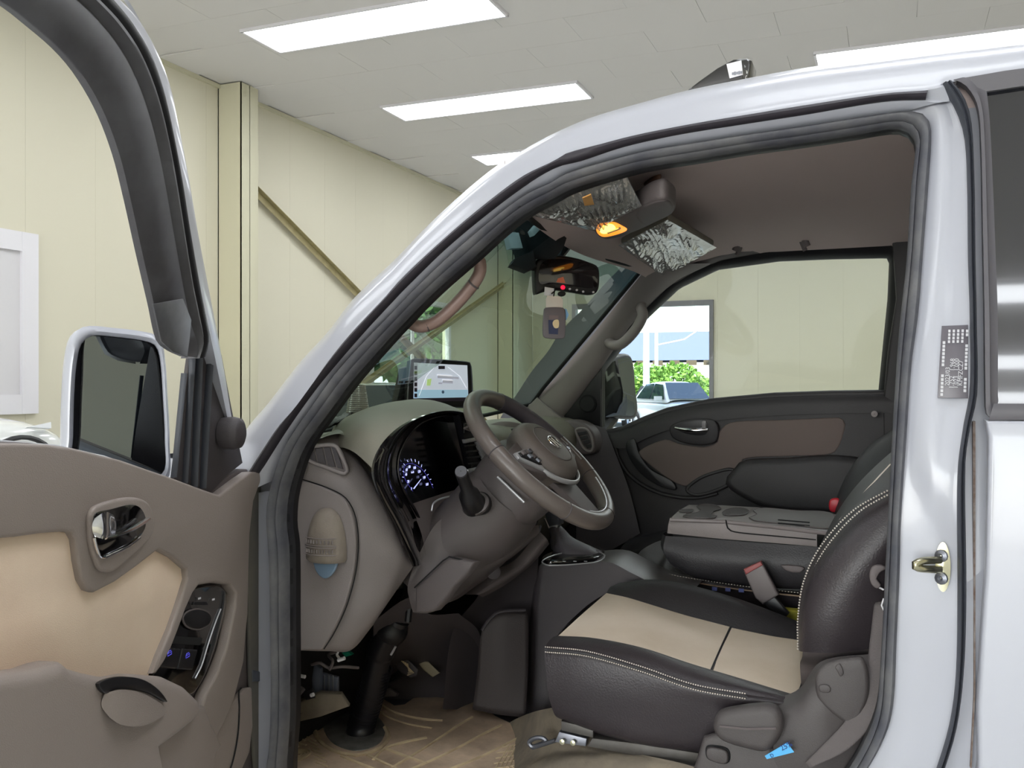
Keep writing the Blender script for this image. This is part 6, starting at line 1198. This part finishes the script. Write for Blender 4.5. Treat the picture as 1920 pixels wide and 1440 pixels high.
# handle escutcheon and pull
esc = [(158, 985), (160, 960), (170, 948), (205, 936), (240, 932), (262, 938), (274, 952), (279, 975), (276, 1000), (262, 1020), (235, 1045), (200, 1072), (178, 1070), (168, 1050), (160, 1020)]
m = M(); q = D(pc(esc, 60), -.02, 0); m.slab(q, -DM*.010, .005, 3); obj('handle_escutcheon', m, MT['dtrim'], dd_, smooth=60)
cupi = [(174, 975), (178, 962), (205, 955), (245, 946), (262, 952), (272, 972), (270, 992), (255, 1012), (225, 1032), (200, 1046), (188, 1044), (180, 1020), (174, 1000)]
m = M(); m.slab(D(pc(cupi, 60), -.0302, 0), -DM*.0012, .0005); hc_ = obj('handle_cup', m, MT['piano'], dd_, smooth=50)
m = surf([[(177, 972), (196, 960), (212, 965)], [(173, 984), (195, 980), (218, 982)], [(174, 998), (196, 1000), (216, 1000)], [(178, 1006), (192, 1010), (206, 1006)]], 14, 14, f=lambda u, v: dq(u, v, -.034-.014*math.sin(max(0, min(1, (u-172)/46))*math.pi)**.6, 0)); obj('chrome_pull', m, MT['chrome'], dd_, smooth=80)
m = M(); m.tube(cr(D([(196, 1008), (215, 1004), (245, 993), (268, 980), (278, 973)], -.040, 0), 24), [.0028]*24, 8, flat=1.6); obj('chrome_blade', m, MT['chrome'], dd_)
m = M(); m.tube(cr(D([(176, 1008), (182, 1030), (190, 1045), (215, 1037), (245, 1022), (262, 1008)], -.033, 0), 24), .002, 8); obj('chrome_edge', m, MT['chrome'], dd_)
# switch panel
swp = [(352, 1104), (378, 1098), (404, 1100), (415, 1112), (413, 1140), (402, 1185), (390, 1225), (372, 1270), (352, 1300), (330, 1302), (300, 1294), (272, 1280), (276, 1262), (296, 1226), (315, 1182), (330, 1140), (342, 1112)]
m = M(); m.slab(D(pc(swp, 70), -.004, 0), -DM*.010, .003, 3); swo = obj('switch_panel', m, MT['piano'], dd_, smooth=50)
m = M(); q = D(pc([(338, 1160), (345, 1148), (365, 1142), (385, 1148), (391, 1160), (385, 1172), (365, 1180), (345, 1174)], 36), -.014, 0); m.slab(q, -DM*.006, .003, 3); obj('mirror_knob', m, MT['black'], dd_, smooth=60)
m = M(); m.tube([p-DM*.004 for p in q], .0015, 6, closed=True); obj('knob_ring', m, MT['trimd'], dd_)
m = M(); m.slab(D([(362, 1128), (384, 1128), (388, 1134), (360, 1134)], -.014, 0), -DM*.003, .001); obj('fold_switch', m, MT['black'], dd_, smooth=40)
for c_ in ((374, 1122), (400, 1124), (358, 1152)): m = M(); m.box(dq(*c_, -.0175, 0), (.0012, .006, .003), Matrix.Rotation(0, 3, 'Z')); obj('switch_print', m, MT['text'], dd_, smooth=0)
m = M(); m.slab(D([(318, 1192), (378, 1196), (374, 1210), (308, 1206)], -.014, 0), -DM*.002, .001); obj('dark_step', m, MT['blackm'], dd_, smooth=40)
for q, ic in (([(306, 1214), (332, 1216), (324, 1254), (290, 1250)], (318, 1224)), ([(336, 1216), (364, 1218), (354, 1256), (326, 1254)], (352, 1228))):
    m = M(); m.slab(D(q, -.014, 0), -DM*.007, .003, 3); b_ = obj('window_switch', m, MT['black'], dd_, smooth=50)
    m = M(); c_ = dq(*ic, -.0215, 0); m.tube([c_+DD*x+V((0, 0, z)) for x, z in ((-.006, -.0035), (-.006, .0), (-.003, .003), (.003, .003), (.006, 0), (.006, -.0035))], .0008, 5, closed=True); m.tube([c_-DD*.006, c_+DD*.006], .0006, 5); obj('window_icon', m, MT['gaugeb'] if 'gaugeb' in MT else MT['text'], dd_)
m = M(); m.tube(cr(D([(414, 1142), (406, 1162), (396, 1190), (388, 1215), (378, 1248), (366, 1272)], -.0155, 0), 20), .0014, 6); obj('panel_glint_edge', m, MT['silver'], dd_)
# armrest and pull cup
ar = [(-420, 1300), (0, 1252), (30, 1242), (48, 1238), (62, 1250), (90, 1258), (130, 1266), (165, 1268), (200, 1262), (250, 1266), (290, 1284), (316, 1308), (322, 1330), (306, 1352), (280, 1372), (240, 1400), (250, 1450), (300, 1520), (300, 1640), (-420, 1640)]
m = M(); m.slab(D(ar, .0, 0), -DM*.055, .02, 5); obj('armrest', m, MT['dtrim'], dd_, smooth=60)
m = M(); m.slab(D([(230, 1390), (300, 1350), (330, 1326), (352, 1322), (362, 1350), (385, 1396), (372, 1410), (360, 1470), (330, 1640), (220, 1640)], .0, 0), -DM*.034, .012, 4); obj('lower_trim', m, MT['dtrim'], dd_, smooth=60)
m = M(); m.slab(D(pc([(178, 1282), (196, 1272), (225, 1268), (262, 1274), (290, 1292), (308, 1316), (300, 1314), (275, 1300), (240, 1292), (212, 1292), (190, 1300)], 50), -.055, 0), -DM*.006, .003, 2); obj('pull_hole', m, MT['black'], dd_, smooth=50)
m = surf([[(196, 1300), (225, 1293), (262, 1298), (300, 1318), (312, 1330)], [(190, 1322), (215, 1322), (255, 1332), (290, 1342), (306, 1342)], [(205, 1345), (225, 1358), (255, 1362), (280, 1358), (294, 1350)]], 20, 14, f=lambda u, v: dq(u, v, -.052-.016*max(0, 1-((u-250)/70)**2), 0)); obj('pull_cup', m, MT['dtrim'], dd_, smooth=80)
# window frame of the door
WI = [(-60, -30), (14, 12), (50, 40), (110, 92), (150, 140), (190, 210), (220, 290), (240, 370), (262, 470), (285, 570), (300, 636), (318, 655), (345, 668)]
WO = [(150, -40), (178, -10), (225, 40), (262, 95), (290, 160), (310, 230), (330, 330), (346, 430), (362, 530), (374, 590), (382, 640), (372, 672)]
WB = [(180, -40), (215, -10), (262, 40), (298, 105), (320, 165), (335, 235), (355, 340), (372, 440), (395, 560), (414, 660), (444, 830)]
n_ = 50
wi = cr(D(WI, .02), n_); wo = cr(D(WO, .0), n_)
m = M(); m.grid([[p+DM*.007 for p in wi], wi, [p-DM*.003 for p in wi], [a.lerp(b, .3)-DM*.006 for a, b in zip(wi, wo)], [a.lerp(b, .7)-DM*.004 for a, b in zip(wi, wo)], [a.lerp(b, .8)+DM*.004 for a, b in zip(wi, wo)], [a.lerp(b, .92)-DM*.004 for a, b in zip(wi, wo)], wo, [p+DM*.03 for p in wo]]); obj('window_frame', m, mat('dusty_frame', (74, 72, 76), .45, c2=(104, 104, 108), vscale=6), dd_, smooth=60)
# black inner edge strip and white outer frame
wo2 = cr(D([(178, -40), (205, -10), (250, 45), (285, 105), (306, 165), (322, 235), (340, 330), (356, 430), (374, 530), (386, 600), (392, 640), (386, 668)], .004), n_); wo1 = cr(D(WO, .002), n_)
m = M(); m.grid([[a.lerp(b, t)-DM*(.004*math.sin(math.pi*t)) for a, b in zip(wo1, wo2)] for t in (0, .25, .5, .75, 1)]); obj('frame_seal', m, MT['black'], dd_, smooth=60)
wb_ = cr(D(WB, .02), 70); wa_ = cr(D([(178, -40), (205, -10), (250, 45), (285, 105), (306, 165), (322, 235), (340, 330), (356, 430), (374, 530), (388, 600), (402, 665), (440, 850)], .006), 70)
m = M(); m.grid([[p+DM*.02 for p in wa_], wa_, [a.lerp(b, .5)-DM*.003 for a, b in zip(wa_, wb_)], wb_, [p+DM*.03 for p in wb_]]); obj('outer_frame', m, MT['paint'], dd_, smooth=60)
# upper rim of the frame, outside (the grey lip at the very top)
m = M(); a_ = cr(D([(205, -40), (240, 0), (268, 50), (292, 105), (310, 165)], .05), 20); b_ = cr(D([(200, -40), (232, 0), (262, 50), (290, 110), (308, 165)], .02), 20); m.grid([a_, b_]); obj('rain_lip', m, MT['steel'], dd_, smooth=60)
# pointed foot of the black channel
m = M(); m.slab(D([(284, 570), (300, 640), (322, 660), (348, 670), (352, 640), (356, 600), (340, 560)], .0), -DM*.003, .001); obj('channel_foot', m, mat('satin_grey', (120, 120, 124), .3, c2=(84, 84, 88), vscale=10), dd_, smooth=40)
# mirror sail: black triangle with guide rails
m = M(); m.slab(D([(352, 640), (362, 600), (392, 640), (408, 665), (426, 760), (448, 868), (420, 890), (384, 928), (372, 921), (340, 906), (318, 898), (330, 800)], .006, .3), -DM*.008, .002); sail = obj('corner_panel', m, MT['trimdd'], dd_, smooth=40)
for a, b, w_ in (((360, 660), (345, 905), .008), ((372, 668), (362, 912), .010), ((392, 672), (378, 915), .010), ((345, 700), (326, 895), .006)):
    m = M(); m.tube([dq(*a, -.004, .3), dq(*b, -.004, .3)], w_, 8, flat=.5); obj('glass_channel', m, MT['seal'], dd_)
m = M(); c_ = dq(418, 812, -.004, .3); m.lathe(c_, -DM, [(.028, 0), (.029, .02), (.026, .032), (.018, .036), (.0005, .037)], 28); obj('tweeter_knob', m, MT['trimdd'], dd_, smooth=50)
# driver door mirror, white shell
CM = dq(225, 740, .17, 0)
mh = [(118, 900), (117, 820), (120, 720), (126, 660), (136, 628), (160, 612), (215, 615), (270, 622), (298, 632), (308, 660), (314, 740), (318, 830), (312, 900), (220, 905)]
nm_ = V((math.sin(math.radians(52)), -math.cos(math.radians(52)), 0))
def mm(u, v, o=0): return onp(u, v, CM+nm_*o, nm_)
q = pc(mh, 70); cc = mm(218, 760)
outer = [mm(u, v) for u, v in q]
inn_ = [mm(218+(u-218)*.86+6, 764+(v-764)*.90+2) for u, v in q]
bk1 = [cc+(p-cc)*1.0-nm_*.05 for p in outer]; bk2 = [cc+(p-cc)*.8-nm_*.11 for p in outer]; bk3 = [cc+(p-cc)*.4-nm_*.14 for p in outer]; bk4 = [cc+(p-cc)*.01-nm_*.145 for p in outer]
m = M(); m.grid([[p-nm_*.012 for p in inn_], inn_, [a.lerp(b, .4)+nm_*.006 for a, b in zip(inn_, outer)], outer, bk1, bk2, bk3, bk4], cu=True); mr = obj('door_mirror', m, MT['paint'], dd_, smooth=70)
mr.name = 'door_mirror'
gl = pc([(158, 636), (170, 630), (240, 636), (275, 642), (290, 655), (298, 690), (305, 760), (312, 860), (312, 905), (240, 905), (150, 905), (150, 800), (154, 700)], 60)
m = M(); m.slab([mm(u, v, -.006) for u, v in gl], -nm_*.01, 0); obj('mirror_surround', m, MT['blackm'], dd_, smooth=40)
m = M(); nb_ = nm_
gq = [mm(u+(218-u)*.03, v, -.0045) for u, v in gl]; m.slab(gq, -nm_*.001, 0); obj('mirror_glass', m, MT['mirrord'], dd_, smooth=0)
m = M(); m.tube([cc+V((0, 0, -.12)), dq(330, 930, .03, 0)], .022, 10); obj('mirror_arm', m, MT['black'], dd_)
